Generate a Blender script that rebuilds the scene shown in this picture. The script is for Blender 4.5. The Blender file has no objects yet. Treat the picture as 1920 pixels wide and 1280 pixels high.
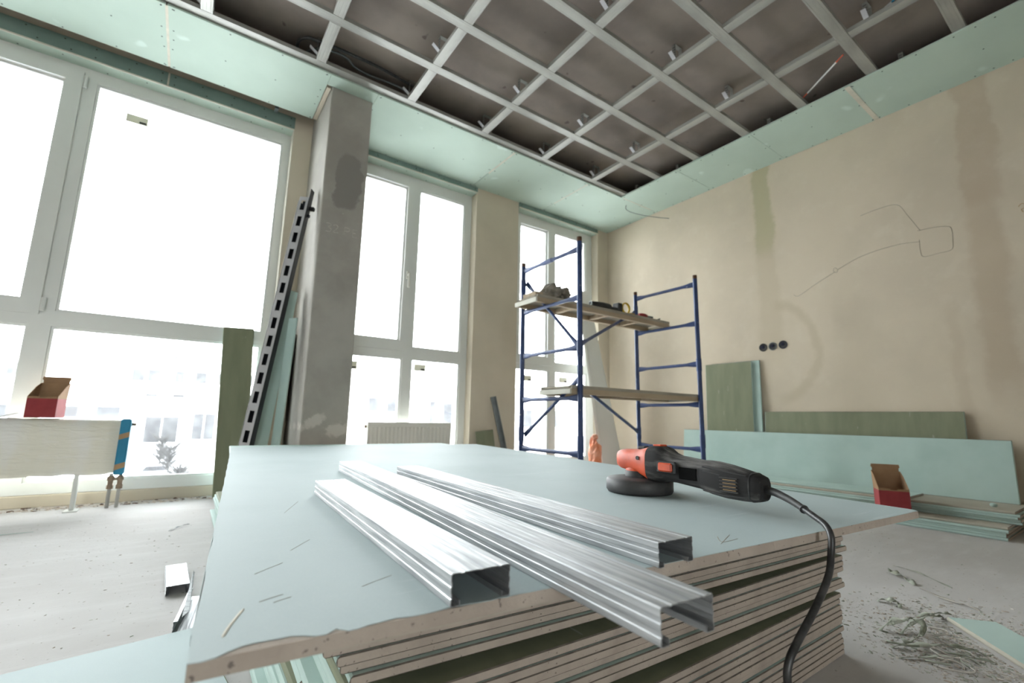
import bpy, bmesh, math, random
from mathutils import Vector, Matrix, noise
random.seed(7)
SC = bpy.context.scene
COL = SC.collection

# ------------------------------------------------------------------ camera, sky, exposure
CAM_H = 0.55
yaw, pitch, roll = map(math.radians, (35.098, 9.482, 1.084))
fwd = Vector((math.sin(yaw)*math.cos(pitch), math.cos(yaw)*math.cos(pitch), math.sin(pitch)))
rgt = Vector((math.cos(yaw), -math.sin(yaw), 0)); upv = rgt.cross(fwd)
r2 = rgt*math.cos(roll) + upv*math.sin(roll); u2 = upv*math.cos(roll) - rgt*math.sin(roll)
cd = bpy.data.cameras.new('camera'); cam = bpy.data.objects.new('camera', cd); COL.objects.link(cam)
cam.matrix_world = Matrix(((r2.x, u2.x, -fwd.x, 0), (r2.y, u2.y, -fwd.y, 0), (r2.z, u2.z, -fwd.z, CAM_H), (0, 0, 0, 1)))
cd.sensor_width = 36; cd.lens = 857.17*36/1920; cd.clip_start = 0.02; cd.clip_end = 600
cd.dof.use_dof = True; cd.dof.focus_distance = 0.85; cd.dof.aperture_fstop = 5.0
SC.camera = cam
W = bpy.data.worlds.new('world'); SC.world = W; W.use_nodes = True
bg = W.node_tree.nodes['Background']; bg.inputs[0].default_value = (0.955, 0.975, 1.0, 1); bg.inputs[1].default_value = 6.0
SC.view_settings.view_transform = 'Standard'; SC.view_settings.look = 'None'
SC.view_settings.gamma = 1; SC.view_settings.use_curve_mapping = False; SC.view_settings.exposure = 1.72

# ------------------------------------------------------------------ node materials
def nodes(name):
    m = bpy.data.materials.new(name); m.use_nodes = True
    nt = m.node_tree; b = nt.nodes['Principled BSDF']
    return m, nt, b
def lnk(nt, a, b): nt.links.new(a, b)
def mth(nt, op, a, b=None, c=None, clamp=False):
    n = nt.nodes.new('ShaderNodeMath'); n.operation = op; n.use_clamp = clamp
    for i, v in enumerate((a, b, c)):
        if v is None: continue
        if isinstance(v, (int, float)): n.inputs[i].default_value = v
        else: lnk(nt, v, n.inputs[i])
    return n.outputs[0]
def mixc(nt, f, a, b):
    n = nt.nodes.new('ShaderNodeMix'); n.data_type = 'RGBA'
    for s, v in ((n.inputs[0], f), (n.inputs[6], a), (n.inputs[7], b)):
        if isinstance(v, (int, float)): s.default_value = v
        elif isinstance(v, (tuple, list)): s.default_value = (*v[:3], 1)
        else: lnk(nt, v, s)
    return n.outputs[2]
def coord(nt, scale=(1, 1, 1), kind='Object'):
    t = nt.nodes.new('ShaderNodeTexCoord'); mp = nt.nodes.new('ShaderNodeMapping')
    mp.inputs['Scale'].default_value = scale; lnk(nt, t.outputs[kind], mp.inputs[0]); return mp.outputs[0]
def nz(nt, vec, scale, detail=4, rough=.55, dist=0):
    n = nt.nodes.new('ShaderNodeTexNoise'); n.inputs['Scale'].default_value = scale
    n.inputs['Detail'].default_value = detail; n.inputs['Roughness'].default_value = rough; n.inputs['Distortion'].default_value = dist
    lnk(nt, vec, n.inputs['Vector']); return n.outputs[0]
def step(nt, v, lo, hi):
    n = nt.nodes.new('ShaderNodeMapRange'); n.interpolation_type = 'SMOOTHSTEP'
    n.inputs[1].default_value = lo; n.inputs[2].default_value = hi; lnk(nt, v, n.inputs[0]); return n.outputs[0]
def bump(nt, b, h, strength, dist=.002):
    n = nt.nodes.new('ShaderNodeBump'); n.inputs['Strength'].default_value = strength; n.inputs['Distance'].default_value = dist
    lnk(nt, h, n.inputs['Height']); lnk(nt, n.outputs[0], b.inputs['Normal'])
def mk(name, c1, c2=None, scale=4, rough=.8, metal=0, bs=0, bscale=60, stretch=(1, 1, 1), spec=.3, lo=.35, hi=.68, speck=None):
    m, nt, b = nodes(name)
    b.inputs['Roughness'].default_value = rough; b.inputs['Metallic'].default_value = metal
    b.inputs['Specular IOR Level'].default_value = spec
    if c2 is None: c2 = tuple(x*.82 for x in c1)
    v = coord(nt, stretch)
    col = mixc(nt, step(nt, nz(nt, v, scale, 6), lo, hi), c1, c2)
    if speck: col = mixc(nt, step(nt, nz(nt, v, speck[0], 2), speck[1], speck[1]+.05), col, speck[2])
    lnk(nt, col, b.inputs['Base Color'])
    if bs: bump(nt, b, nz(nt, v, bscale, 5), bs)
    return m

TEAL = (.47, .60, .56); TEAL2 = (.41, .54, .50)
MT = {}
MT['teal'] = mk('board_face_paper', TEAL, TEAL2, 3, .75, bs=.06, bscale=300)
MT['soffit'] = mk('board_face_ceiling', (.50, .61, .53), (.45, .555, .48), 1.3, .8, speck=(3.5, .66, (.58, .69, .62)))
MT['headboard'] = mk('shaded_board_face', (.21, .30, .265), (.18, .26, .23), 3, .8)  # shade on the room-facing head boards is darkened into this green
MT['olive'] = mk('board_back_paper', (.235, .25, .165), (.20, .215, .14), 2.5, .8, stretch=(6, 1, 1), speck=(9, .7, (.33, .34, .27)))
MT['core'] = mk('gypsum_core', (.46, .395, .335), (.39, .33, .28), 14, .95, bs=.5, bscale=160, speck=(160, .66, (.20, .17, .15)))
MT['paperedge'] = mk('torn_paper_edge', (.17, .145, .12), (.11, .095, .08), 60, .95)
MT['paperback'] = mk('board_grey_paper', (.46, .43, .36), (.38, .35, .29), 3, .85, speck=(8, .68, (.60, .57, .52)))
MT['plaster'] = mk('plaster_pier', (.62, .55, .44), (.55, .49, .39), 1.6, .9, bs=.12, bscale=40)
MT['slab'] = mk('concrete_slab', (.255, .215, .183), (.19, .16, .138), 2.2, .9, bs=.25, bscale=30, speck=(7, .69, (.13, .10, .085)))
MT['pvc'] = mk('white_pvc', (.72, .73, .70), (.68, .69, .66), 2, .35, spec=.4)
MT['bead'] = mk('cream_corner_bead', (.75, .72, .62), None, 6, .8)
MT['filler'] = mk('joint_filler', (.66, .62, .52), (.55, .53, .45), 12, .9)
MT['screw'] = mk('phosphated_screw', (.07, .08, .075), None, 30, .5, .4)
MT['galv'] = mk('galvanised_runner', (.42, .42, .385), (.30, .30, .275), 6, .5, .35, stretch=(.35, 1, 1), lo=.3, hi=.7)
MT['galvdark'] = mk('galvanised_dark', (.20, .22, .22), (.14, .15, .15), 8, .45, .5)
MT['blue'] = mk('blue_scaffold_paint', (.026, .055, .17), (.02, .04, .12), 12, .42, .1, speck=(45, .70, (.25, .28, .34)), spec=.5)
MT['rust'] = mk('rusty_steel', (.13, .07, .045), (.08, .045, .03), 40, .85)
MT['wood'] = mk('raw_plywood', (.46, .37, .26), (.38, .29, .20), 5, .8, stretch=(.3, 6, 1))
MT['woodgrey'] = mk('weathered_board', (.40, .36, .29), (.30, .27, .22), 6, .85, stretch=(.4, 5, 1))
MT['creamrail'] = mk('cream_end_rail', (.70, .68, .60), (.60, .58, .50), 8, .7)
MT['blk'] = mk('black_plastic', (.018, .018, .019), (.045, .043, .042), 22, .55, stretch=(.35, 1, 1), bs=.1, bscale=90, spec=.5)
MT['blkdusty'] = mk('dusty_black_rubber', (.020, .019, .019), (.24, .23, .22), 30, .75, stretch=(.16, 1, 1), lo=.46, hi=.72, bs=.06, bscale=120)
MT['plate'] = mk('matt_black_label', (.006, .006, .006), None, 20, .9, spec=.05)
MT['orange'] = mk('orange_plastic', (.62, .085, .025), (.45, .06, .02), 30, .45, spec=.5)
MT['cable'] = mk('black_cable', (.012, .012, .013), (.05, .05, .05), 40, .42, spec=.6)
MT['red'] = mk('red_print_card', (.32, .045, .05), (.26, .035, .04), 12, .7)
MT['kraft'] = mk('brown_kraft_card', (.36, .22, .125), (.30, .18, .10), 10, .85)
MT['white'] = mk('white_enamel', (.74, .73, .67), (.70, .69, .63), 4, .4)
MT['cyan'] = mk('blue_card_guard', (.03, .25, .42), (.025, .21, .36), 9, .55)
MT['tape'] = mk('tan_tape', (.45, .30, .16), None, 12, .6)
MT['brass'] = mk('dull_brass_valve', (.33, .25, .18), None, 30, .5, .4)
MT['pipe'] = mk('grey_pipe', (.48, .47, .44), None, 12, .5)
MT['navy'] = mk('dark_blue_socket_plastic', (.010, .012, .035), None, 20, .5)
MT['rack'] = mk('black_lacquered_steel', (.012, .013, .017), (.02, .02, .025), 20, .4, .2, spec=.5)
MT['rackface'] = mk('pale_lacquered_steel', (.55, .55, .57), (.48, .48, .50), 8, .35, .1)
MT['bag'] = mk('orange_plastic_bag', (.75, .25, .12), (.80, .40, .28), 9, .5)
MT['rag'] = mk('dusty_grey_cloth', (.33, .30, .25), (.20, .18, .15), 18, .95, bs=.4, bscale=60)
MT['yellow'] = mk('yellow_plastic', (.55, .36, .03), None, 20, .5)
MT['pencil'] = mk('pencil_line', (.33, .29, .23), None, 90, .8)
MT['chalk'] = mk('chalk_line', (.62, .60, .55), (.45, .43, .40), 60, .95)
MT['sticker'] = mk('paper_sticker', (.55, .54, .46), (.48, .47, .40), 30, .7)
def m_sticker():
    m, nt, b = nodes('paper_sticker'); b.inputs['Base Color'].default_value = (.7, .69, .6, 1)
    t = nt.nodes.new('ShaderNodeBsdfTranslucent'); t.inputs[0].default_value = (.62, .61, .50, 1); mx = nt.nodes.new('ShaderNodeMixShader'); mx.inputs[0].default_value = .16
    o = nt.nodes['Material Output']; lnk(nt, b.outputs[0], mx.inputs[1]); lnk(nt, t.outputs[0], mx.inputs[2]); lnk(nt, mx.outputs[0], o.inputs[0]); return m
MT['sticker'] = m_sticker()
MT['ink'] = mk('dark_print', (.06, .06, .055), None, 50, .7)
MT['dustchip'] = mk('gypsum_chips', (.60, .56, .51), (.42, .39, .35), 40, .95)
MT['paperstrip'] = mk('torn_board_paper', (.44, .46, .39), (.17, .18, .13), 14, .85)
MT['facade'] = mk('white_render', (.86, .86, .85), (.82, .82, .81), .2, .9)
MT['facadewarm'] = mk('cream_render', (.80, .74, .70), (.77, .70, .66), .2, .9)
MT['farglass'] = mk('distant_window_glass', (.02, .021, .024), (.05, .052, .055), .8, .35)
MT['street'] = mk('snowy_asphalt', (.66, .66, .67), (.5, .5, .52), .25, .9)
MT['bush'] = mk('bare_twigs', (.03, .03, .03), (.05, .05, .05), 1.2, .9)
MT['carpaint'] = mk('silver_car_paint', (.55, .56, .58), None, 2, .3, .2)
MT['tyre'] = mk('tyre_rubber', (.04, .04, .04), None, 8, .8)
MT['debriswhite'] = mk('plaster_crumbs', (.66, .62, .57), (.5, .4, .32), 40, .95)

def m_glass():
    m = bpy.data.materials.new('window_glass'); m.use_nodes = True; nt = m.node_tree; nt.nodes.clear()
    o = nt.nodes.new('ShaderNodeOutputMaterial'); tr = nt.nodes.new('ShaderNodeBsdfTransparent'); tr.inputs[0].default_value = (.95, .97, .965, 1)
    gl = nt.nodes.new('ShaderNodeBsdfGlossy'); gl.inputs['Roughness'].default_value = .02
    tl = nt.nodes.new('ShaderNodeBsdfTranslucent'); tl.inputs[0].default_value = (.9, .92, .93, 1)
    fr = nt.nodes.new('ShaderNodeFresnel'); fr.inputs[0].default_value = 1.35
    a = nt.nodes.new('ShaderNodeMixShader'); b = nt.nodes.new('ShaderNodeMixShader')
    lnk(nt, fr.outputs[0], a.inputs[0]); lnk(nt, tr.outputs[0], a.inputs[1]); lnk(nt, gl.outputs[0], a.inputs[2])
    dirt = mth(nt, 'MULTIPLY', step(nt, nz(nt, coord(nt, (1, 1, .35)), 5, 6), .45, .8), .02)
    dirt = mth(nt, 'ADD', dirt, .008)
    lnk(nt, dirt, b.inputs[0]); lnk(nt, a.outputs[0], b.inputs[1]); lnk(nt, tl.outputs[0], b.inputs[2])
    lnk(nt, b.outputs[0], o.inputs[0]); return m
MT['glass'] = m_glass()

def m_wall_right():
    m, nt, b = nodes('plaster_wall_stained'); b.inputs['Roughness'].default_value = .9; b.inputs['Specular IOR Level'].default_value = .2
    g = nt.nodes.new('ShaderNodeNewGeometry'); s = nt.nodes.new('ShaderNodeSeparateXYZ'); lnk(nt, g.outputs['Position'], s.inputs[0])
    P = g.outputs['Position']; y, z = s.outputs[1], s.outputs[2]
    n1 = nz(nt, P, 1.1, 7, .6); n2 = nz(nt, P, 7, 6, .6)
    col = mixc(nt, step(nt, n1, .36, .66), (.64, .555, .435), (.57, .495, .39))
    col = mixc(nt, mth(nt, 'MULTIPLY', step(nt, n2, .5, .75), .35), col, (.69, .62, .51))
    wob = mth(nt, 'MULTIPLY', mth(nt, 'SUBTRACT', nz(nt, P, 3.2, 5, .65), .5), .16)
    yw = mth(nt, 'ADD', y, wob)
    def band(y0, w, soft, z0, z1, zs):
        d = mth(nt, 'ABSOLUTE', mth(nt, 'SUBTRACT', yw, y0))
        k = mth(nt, 'SUBTRACT', 1, step(nt, d, w-soft, w+soft))
        k = mth(nt, 'MULTIPLY', k, step(nt, z, z0-zs, z0+zs))
        return mth(nt, 'MULTIPLY', k, mth(nt, 'SUBTRACT', 1, step(nt, z, z1-zs, z1+zs)))
    yl = mth(nt, 'MULTIPLY', z, -.03)
    col = mixc(nt, mth(nt, 'MULTIPLY', band(1.84, .075, .02, 2.0, 2.95, .08), .75), col, (.43, .40, .25))
    col = mixc(nt, mth(nt, 'MULTIPLY', band(1.84, .085, .03, 1.1, 2.1, .15), .45), col, (.53, .45, .33))
    col = mixc(nt, mth(nt, 'MULTIPLY', band(.49, .085, .018, 1.95, 2.95, .05), .38), col, (.41, .31, .22))
    col = mixc(nt, mth(nt, 'MULTIPLY', band(.52, .075, .03, .75, 2.0, .2), .5), col, (.43, .34, .245))
    col = mixc(nt, mth(nt, 'MULTIPLY', band(.72, .03, .02, .3, 1.3, .2), .30), col, (.48, .39, .29))
    # arched damp edge round the socket boxes
    dy = mth(nt, 'SUBTRACT', yw, 1.80); dz = mth(nt, 'SUBTRACT', z, 1.13)
    rr = mth(nt, 'SQRT', mth(nt, 'ADD', mth(nt, 'MULTIPLY', dy, dy), mth(nt, 'MULTIPLY', mth(nt, 'MULTIPLY', dz, dz), .55)))
    ring = mth(nt, 'SUBTRACT', 1, step(nt, mth(nt, 'ABSOLUTE', mth(nt, 'SUBTRACT', rr, .29)), .005, .05))
    ring = mth(nt, 'MULTIPLY', ring, mth(nt, 'SUBTRACT', 1, step(nt, y, 1.72, 1.86)))
    col = mixc(nt, mth(nt, 'MULTIPLY', ring, .35), col, (.44, .37, .25))
    lnk(nt, col, b.inputs['Base Color']); bump(nt, b, nz(nt, P, 26, 6), .16, .004); return m
MT['wallright'] = m_wall_right()

def m_floor():
    m, nt, b = nodes('dusty_concrete_floor'); b.inputs['Roughness'].default_value = .88; b.inputs['Specular IOR Level'].default_value = .25
    g = nt.nodes.new('ShaderNodeNewGeometry'); P = g.outputs['Position']
    mp = nt.nodes.new('ShaderNodeMapping'); mp.inputs['Scale'].default_value = (.55, 2.2, 1); mp.inputs['Rotation'].default_value = (0, 0, .25); lnk(nt, P, mp.inputs[0])
    col = mixc(nt, step(nt, nz(nt, P, 1.2, 6), .35, .7), (.55, .535, .525), (.48, .46, .445))
    col = mixc(nt, mth(nt, 'MULTIPLY', step(nt, nz(nt, mp.outputs[0], 5, 8, .65), .45, .72), .5), col, (.62, .61, .60))
    col = mixc(nt, mth(nt, 'MULTIPLY', step(nt, nz(nt, P, 70, 3), .67, .72), .6), col, (.26, .23, .20))
    lnk(nt, col, b.inputs['Base Color']); bump(nt, b, nz(nt, P, 45, 7, .65), .35, .004); return m
MT['floor'] = m_floor()

def m_column():
    m, nt, b = nodes('raw_concrete_column'); b.inputs['Roughness'].default_value = .9; b.inputs['Specular IOR Level'].default_value = .2
    g = nt.nodes.new('ShaderNodeNewGeometry'); P = g.outputs['Position']; s = nt.nodes.new('ShaderNodeSeparateXYZ'); lnk(nt, P, s.inputs[0])
    n = nz(nt, P, 2.0, 7, .62)
    col = mixc(nt, step(nt, n, .35, .68), (.42, .40, .36), (.33, .31, .28))
    w = mth(nt, 'MULTIPLY', mth(nt, 'SUBTRACT', nz(nt, P, 9, 4), .5), .12)
    dx = mth(nt, 'DIVIDE', mth(nt, 'SUBTRACT', mth(nt, 'ADD', s.outputs[0], w), .745), .085)
    dz = mth(nt, 'DIVIDE', mth(nt, 'SUBTRACT', mth(nt, 'ADD', s.outputs[2], w), 2.13), .20)
    p4 = lambda v: mth(nt, 'POWER', mth(nt, 'ABSOLUTE', v), 3)
    k = mth(nt, 'SUBTRACT', 1, step(nt, mth(nt, 'ADD', p4(dx), p4(dz)), .75, 1.25))
    k = mth(nt, 'MULTIPLY', k, mth(nt, 'SUBTRACT', 1.1, n))
    col = mixc(nt, mth(nt, 'MULTIPLY', k, 1.0), col, (.19, .18, .17))
    # splashes of dry plaster low on the column
    n3 = nz(nt, P, 13, 7, .72, .8)
    for cx, cz, rx, rz, sl in ((.655, .505, .075, .045, .45), (.80, .455, .085, .05, .15)):
        ex = mth(nt, 'SUBTRACT', s.outputs[0], cx); ez = mth(nt, 'SUBTRACT', mth(nt, 'SUBTRACT', s.outputs[2], cz), mth(nt, 'MULTIPLY', ex, sl))
        ex = mth(nt, 'DIVIDE', ex, rx); ez = mth(nt, 'DIVIDE', ez, rz)
        e = mth(nt, 'ADD', mth(nt, 'ADD', mth(nt, 'MULTIPLY', ex, ex), mth(nt, 'MULTIPLY', ez, ez)), mth(nt, 'MULTIPLY', mth(nt, 'SUBTRACT', n3, .5), 4.5))
        col = mixc(nt, mth(nt, 'MULTIPLY', mth(nt, 'SUBTRACT', 1, step(nt, e, .3, 1.1)), .75), col, (.62, .60, .55))
    col = mixc(nt, mth(nt, 'MULTIPLY', step(nt, nz(nt, P, 32, 2), .75, .78), .8), col, (.5, .48, .44))
    lnk(nt, col, b.inputs['Base Color']); bump(nt, b, nz(nt, P, 40, 6), .25, .003); return m
MT['column'] = m_column()

def m_steel():
    m, nt, b = nodes('galvanised_steel_streaked'); b.inputs['Metallic'].default_value = .80
    v = coord(nt, (1, 1, 1)); vs = coord(nt, (3, 60, 60))
    st = nz(nt, vs, 3, 5, .6); bl = nz(nt, v, 9, 6, .6)
    col = mixc(nt, step(nt, st, .3, .7), (.52, .53, .54), (.30, .31, .32))
    col = mixc(nt, mth(nt, 'MULTIPLY', step(nt, bl, .5, .72), .45), col, (.36, .36, .365))
    lnk(nt, col, b.inputs['Base Color'])
    lnk(nt, mth(nt, 'ADD', mth(nt, 'MULTIPLY', st, .28), .42), b.inputs['Roughness'])
    bump(nt, b, st, .12, .0006); return m
MT['steel'] = m_steel()

def m_topboard():
    m, nt, b = nodes('board_face_dusty'); b.inputs['Roughness'].default_value = .68; b.inputs['Specular IOR Level'].default_value = .3
    v = coord(nt); vs = coord(nt, (1.0, 9, 1)); v2 = coord(nt, (14, 1.5, 1))
    col = mixc(nt, step(nt, nz(nt, v, 2.6, 6), .35, .7), (.41, .488, .495), (.37, .445, .452))
    col = mixc(nt, mth(nt, 'MULTIPLY', step(nt, nz(nt, v, 420, 2), .45, .65), .25), col, (.45, .52, .52))
    col = mixc(nt, mth(nt, 'MULTIPLY', mth(nt, 'MULTIPLY', step(nt, nz(nt, vs, 5, 6, .7, .6), .58, .70), step(nt, nz(nt, v, 2.2, 2), .48, .62)), .55), col, (.60, .66, .66))
    col = mixc(nt, mth(nt, 'MULTIPLY', step(nt, nz(nt, v2, 6, 6, .7, .8), .68, .74), .35), col, (.27, .34, .34))
    lnk(nt, col, b.inputs['Base Color']); bump(nt, b, nz(nt, v, 380, 3), .10, .0008); return m
MT['topface'] = m_topboard()

def m_film():
    m, nt, b = nodes('wrinkled_plastic_film'); b.inputs['Roughness'].default_value = .38; b.inputs['Specular IOR Level'].default_value = .5
    v = coord(nt, (1, 1, 5)); 
    col = mixc(nt, step(nt, nz(nt, coord(nt, (3, 1, 1)), 1.6, 3), .4, .62), (.82, .81, .77), (.80, .77, .66))
    col = mixc(nt, mth(nt, 'MULTIPLY', step(nt, nz(nt, v, 7, 5, .6, 1.0), .55, .7), .4), col, (.86, .85, .82))
    lnk(nt, col, b.inputs['Base Color']); bump(nt, b, nz(nt, v, 8, 5, .6, 1.2), .5, .012); return m
MT['film'] = m_film()

# ------------------------------------------------------------------ mesh builders
class MB:
    def __init__(s): s.v = []; s.f = []; s.m = []; s.sm = []
    def add(s, vs, fs, mi=0, smooth=False, M=None):
        o = len(s.v)
        for p in vs:
            p = Vector(p); s.v.append(M @ p if M else p)
        for f in fs: s.f.append([i+o for i in f]); s.m.append(mi); s.sm.append(smooth)
        return s
    def box(s, a, b, mi=0, M=None):
        x0, y0, z0 = a; x1, y1, z1 = b
        return s.add([(x0,y0,z0),(x1,y0,z0),(x1,y1,z0),(x0,y1,z0),(x0,y0,z1),(x1,y0,z1),(x1,y1,z1),(x0,y1,z1)],
              [(0,3,2,1),(4,5,6,7),(0,1,5,4),(1,2,6,5),(2,3,7,6),(3,0,4,7)], mi, False, M)
    def bbox(s, a, b, r, mi=0, M=None, seg=1, smooth=False):          # box with bevelled edges
        bm = bmesh.new(); bmesh.ops.create_cube(bm, size=1)
        for v in bm.verts: v.co = Vector((a[i] + (v.co[i]+.5)*(b[i]-a[i]) for i in range(3)))
        bmesh.ops.bevel(bm, geom=bm.edges[:], offset=r, segments=seg, affect='EDGES', profile=.5)
        bm.verts.index_update()
        s.add([v.co.copy() for v in bm.verts], [[v.index for v in f.verts] for f in bm.faces], mi, smooth, M); bm.free(); return s
    def prism(s, poly, axis, a, b, mi=0, capmi=None, M=None):           # 2D polygon extruded along an axis
        n = len(poly)
        def P(p, t):
            return {'x': (t, p[0], p[1]), 'y': (p[0], t, p[1]), 'z': (p[0], p[1], t)}[axis]
        vs = [P(p, a) for p in poly] + [P(p, b) for p in poly]
        s.add(vs, [(i, (i+1) % n, n+(i+1) % n, n+i) for i in range(n)], mi, False, M)
        s.add(vs, [list(range(n))[::-1], list(range(n, 2*n))], mi if capmi is None else capmi, False, M); return s
    def rings(s, R, mi=0, smooth=True, cap=True, M=None, closed=True):
        n = len(R[0]); vs = [p for r in R for p in r]; fs = []
        for k in range(len(R)-1):
            for i in range(n if closed else n-1):
                j = (i+1) % n; fs.append((k*n+i, k*n+j, (k+1)*n+j, (k+1)*n+i))
        s.add(vs, fs, mi, smooth, M)
        if cap and closed: s.add(list(R[0])+list(R[-1]), [list(range(n))[::-1], list(range(n, 2*n))], mi, False, M)
        return s
    def lathe(s, prof, n=24, mi=0, M=None, smooth=True, cap=True):
        return s.rings([[(r*math.cos(2*math.pi*i/n), r*math.sin(2*math.pi*i/n), z) for i in range(n)] for r, z in prof], mi, smooth, cap, M)
    def tube(s, pts, r, n=10, mi=0, cap=True, smooth=True, ab=None):   # ab: per point (vertical, sideways) radii
        pts = [Vector(p) for p in pts]; R = []
        t = (pts[1]-pts[0]).normalized(); u = Vector((0, 0, 1)) - t*t.z
        if u.length < .1: u = Vector((0, 1, 0)) - t*t.y
        u.normalize()
        for i, p in enumerate(pts):
            t = (pts[min(i+1, len(pts)-1)] - pts[max(i-1, 0)]).normalized()
            u = (u - t*u.dot(t)).normalized(); w = t.cross(u)
            a, b = ab[i] if ab else ((r[i], r[i]) if isinstance(r, (list, tuple)) else (r, r))
            R.append([p + u*a*math.cos(2*math.pi*k/n) + w*b*math.sin(2*math.pi*k/n) for k in range(n)])
        return s.rings(R, mi, smooth, cap)
    def plate(s, xs, zs, solid, y0, y1, mi=0):                          # wall slab with rectangular holes
        nx, nz_ = len(xs)-1, len(zs)-1
        S = lambda i, j: 0 <= i < nx and 0 <= j < nz_ and solid((xs[i]+xs[i+1])/2, (zs[j]+zs[j+1])/2)
        for i in range(nx):
            for j in range(nz_):
                if not S(i, j): continue
                a, b, c, d = xs[i], xs[i+1], zs[j], zs[j+1]
                s.add([(a,y0,c),(b,y0,c),(b,y0,d),(a,y0,d)], [(0,1,2,3)], mi); s.add([(a,y1,c),(b,y1,c),(b,y1,d),(a,y1,d)], [(3,2,1,0)], mi)
                if not S(i-1, j): s.add([(a,y0,c),(a,y0,d),(a,y1,d),(a,y1,c)], [(0,1,2,3)], mi)
                if not S(i+1, j): s.add([(b,y0,c),(b,y0,d),(b,y1,d),(b,y1,c)], [(3,2,1,0)], mi)
                if not S(i, j-1): s.add([(a,y0,c),(b,y0,c),(b,y1,c),(a,y1,c)], [(3,2,1,0)], mi)
                if not S(i, j+1): s.add([(a,y0,d),(b,y0,d),(b,y1,d),(a,y1,d)], [(0,1,2,3)], mi)
        return s
    def mesh(s, name, mats, off=None):
        me = bpy.data.meshes.new(name); off = off or Vector((0, 0, 0))
        me.from_pydata([tuple(v-off) for v in s.v], [], s.f)
        for mt in mats: me.materials.append(MT[mt])
        me.polygons.foreach_set('material_index', s.m); me.polygons.foreach_set('use_smooth', s.sm)
        me.update(); return me

WM = {}
def put(name, me, M, parent=None):
    o = bpy.data.objects.new(name, me); COL.objects.link(o); WM[o] = M.copy()
    if parent is not None:
        o.parent = parent; o.matrix_basis = WM[parent].inverted() @ M
    else: o.matrix_basis = M
    return o
def obj(name, mb, mats, parent=None, M=None, weld=True):
    """mesh object; without M the builder is in world space and the origin goes to the base (or the parent's)"""
    if isinstance(mats, str): mats = (mats,)
    if M is None:
        if parent is not None: M = Matrix.Translation(WM[parent].to_translation())
        else:
            xs, ys, zs = zip(*mb.v); M = Matrix.Translation(((min(xs)+max(xs))/2, (min(ys)+max(ys))/2, min(zs)))
        me = mb.mesh(name, mats, M.to_translation())
    else: me = mb.mesh(name, mats)
    return put(name, me, M, parent)
def tag(o, label=None, cat=None, group=None, kind=None):
    if label: o['label'] = label
    if cat: o['category'] = cat
    if group: o['group'] = group
    if kind: o['kind'] = kind
    return o
def empty(name, loc, label=None, cat=None, group=None, kind=None, M=None):
    o = put(name, None, M if M is not None else Matrix.Translation(loc)); o.empty_display_size = .05
    return tag(o, label, cat, group, kind)
def frame(o, x, z, ):                                                  # matrix from origin, local x, approx local z
    x = Vector(x).normalized(); z = Vector(z); z = (z - x*z.dot(x)).normalized(); y = z.cross(x)
    return Matrix(((x.x, y.x, z.x, o[0]), (x.y, y.y, z.y, o[1]), (x.z, y.z, z.z, o[2]), (0, 0, 0, 1)))
def smooth_path(P, n=8):
    P = [Vector(p) for p in P]; out = []
    for i in range(len(P)-1):
        p0, p1, p2, p3 = P[max(i-1, 0)], P[i], P[i+1], P[min(i+2, len(P)-1)]
        for k in range(n):
            t = k/n
            out.append(.5*((2*p1) + (p2-p0)*t + (2*p0-5*p1+4*p2-p3)*t*t + (3*p1-p0-3*p2+p3)*t**3))
    return out + [P[-1]]
ORD = ['', 'first', 'second', 'third', 'fourth', 'fifth', 'sixth', 'seventh', 'eighth', 'ninth', 'tenth', 'eleventh', 'twelfth', 'thirteenth',
       'fourteenth', 'fifteenth', 'sixteenth', 'seventeenth', 'eighteenth', 'nineteenth', 'twentieth', 'twenty-first', 'twenty-second',
       'twenty-third', 'twenty-fourth', 'twenty-fifth', 'twenty-sixth', 'twenty-seventh', 'twenty-eighth', 'twenty-ninth', 'thirtieth', 'thirty-first']

# ------------------------------------------------------------------ room shell
YW, YF, XR, XL, YB = 3.66, 3.76, 3.96, -3.6, -4.2
ZS, SLAB = 2.785, 2.925
tag(obj('floor', MB().box((XL-.3, YB-.3, -.2), (XR+.3, YW+.34, 0)), 'floor'), 'dusty grey concrete floor strewn with plaster crumbs', 'floor', kind='structure')
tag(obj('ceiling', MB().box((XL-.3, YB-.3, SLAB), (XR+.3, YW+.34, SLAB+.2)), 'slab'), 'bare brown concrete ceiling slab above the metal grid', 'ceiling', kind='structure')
WR = tag(obj('wall_right', MB().box((XR, YB-.3, 0), (XR+.2, YW+.34, SLAB)), 'wallright'), 'beige plastered wall with vertical damp stains and pencil marks', 'wall', kind='structure')
tag(obj('wall_left', MB().box((XL-.2, YB-.3, 0), (XL, YW+.34, SLAB)), 'plaster'), 'beige plastered wall opposite the stained one', 'wall', kind='structure')
BACKH = [(-2.7, -1.3)]  # opening added to brighten the camera-facing surfaces
tag(obj('wall_back', MB().plate([XL, -2.7, -1.3, XR], [0, .1, 2.62, SLAB], lambda x, z: not (.1 < z < 2.62 and any(a < x < b for a, b in BACKH)), YB-.3, YB), 'plaster'),
    'beige plastered wall with an added fill-light window behind the photographer', 'wall', kind='structure')
HOLES = [(-2.60, .455), (.885, 2.118), (2.626, 3.785)]
HZ = 2.742
xs = sorted({XL, XR} | {x for h in HOLES for x in h})
tag(obj('wall_window', MB().plate(xs, [0, HZ, SLAB], lambda x, z: not (z < HZ and any(a < x < b for a, b in HOLES)), YW, YW+.34), 'plaster'),
    'beige plastered window wall with piers between three tall windows', 'wall', kind='structure')
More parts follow.
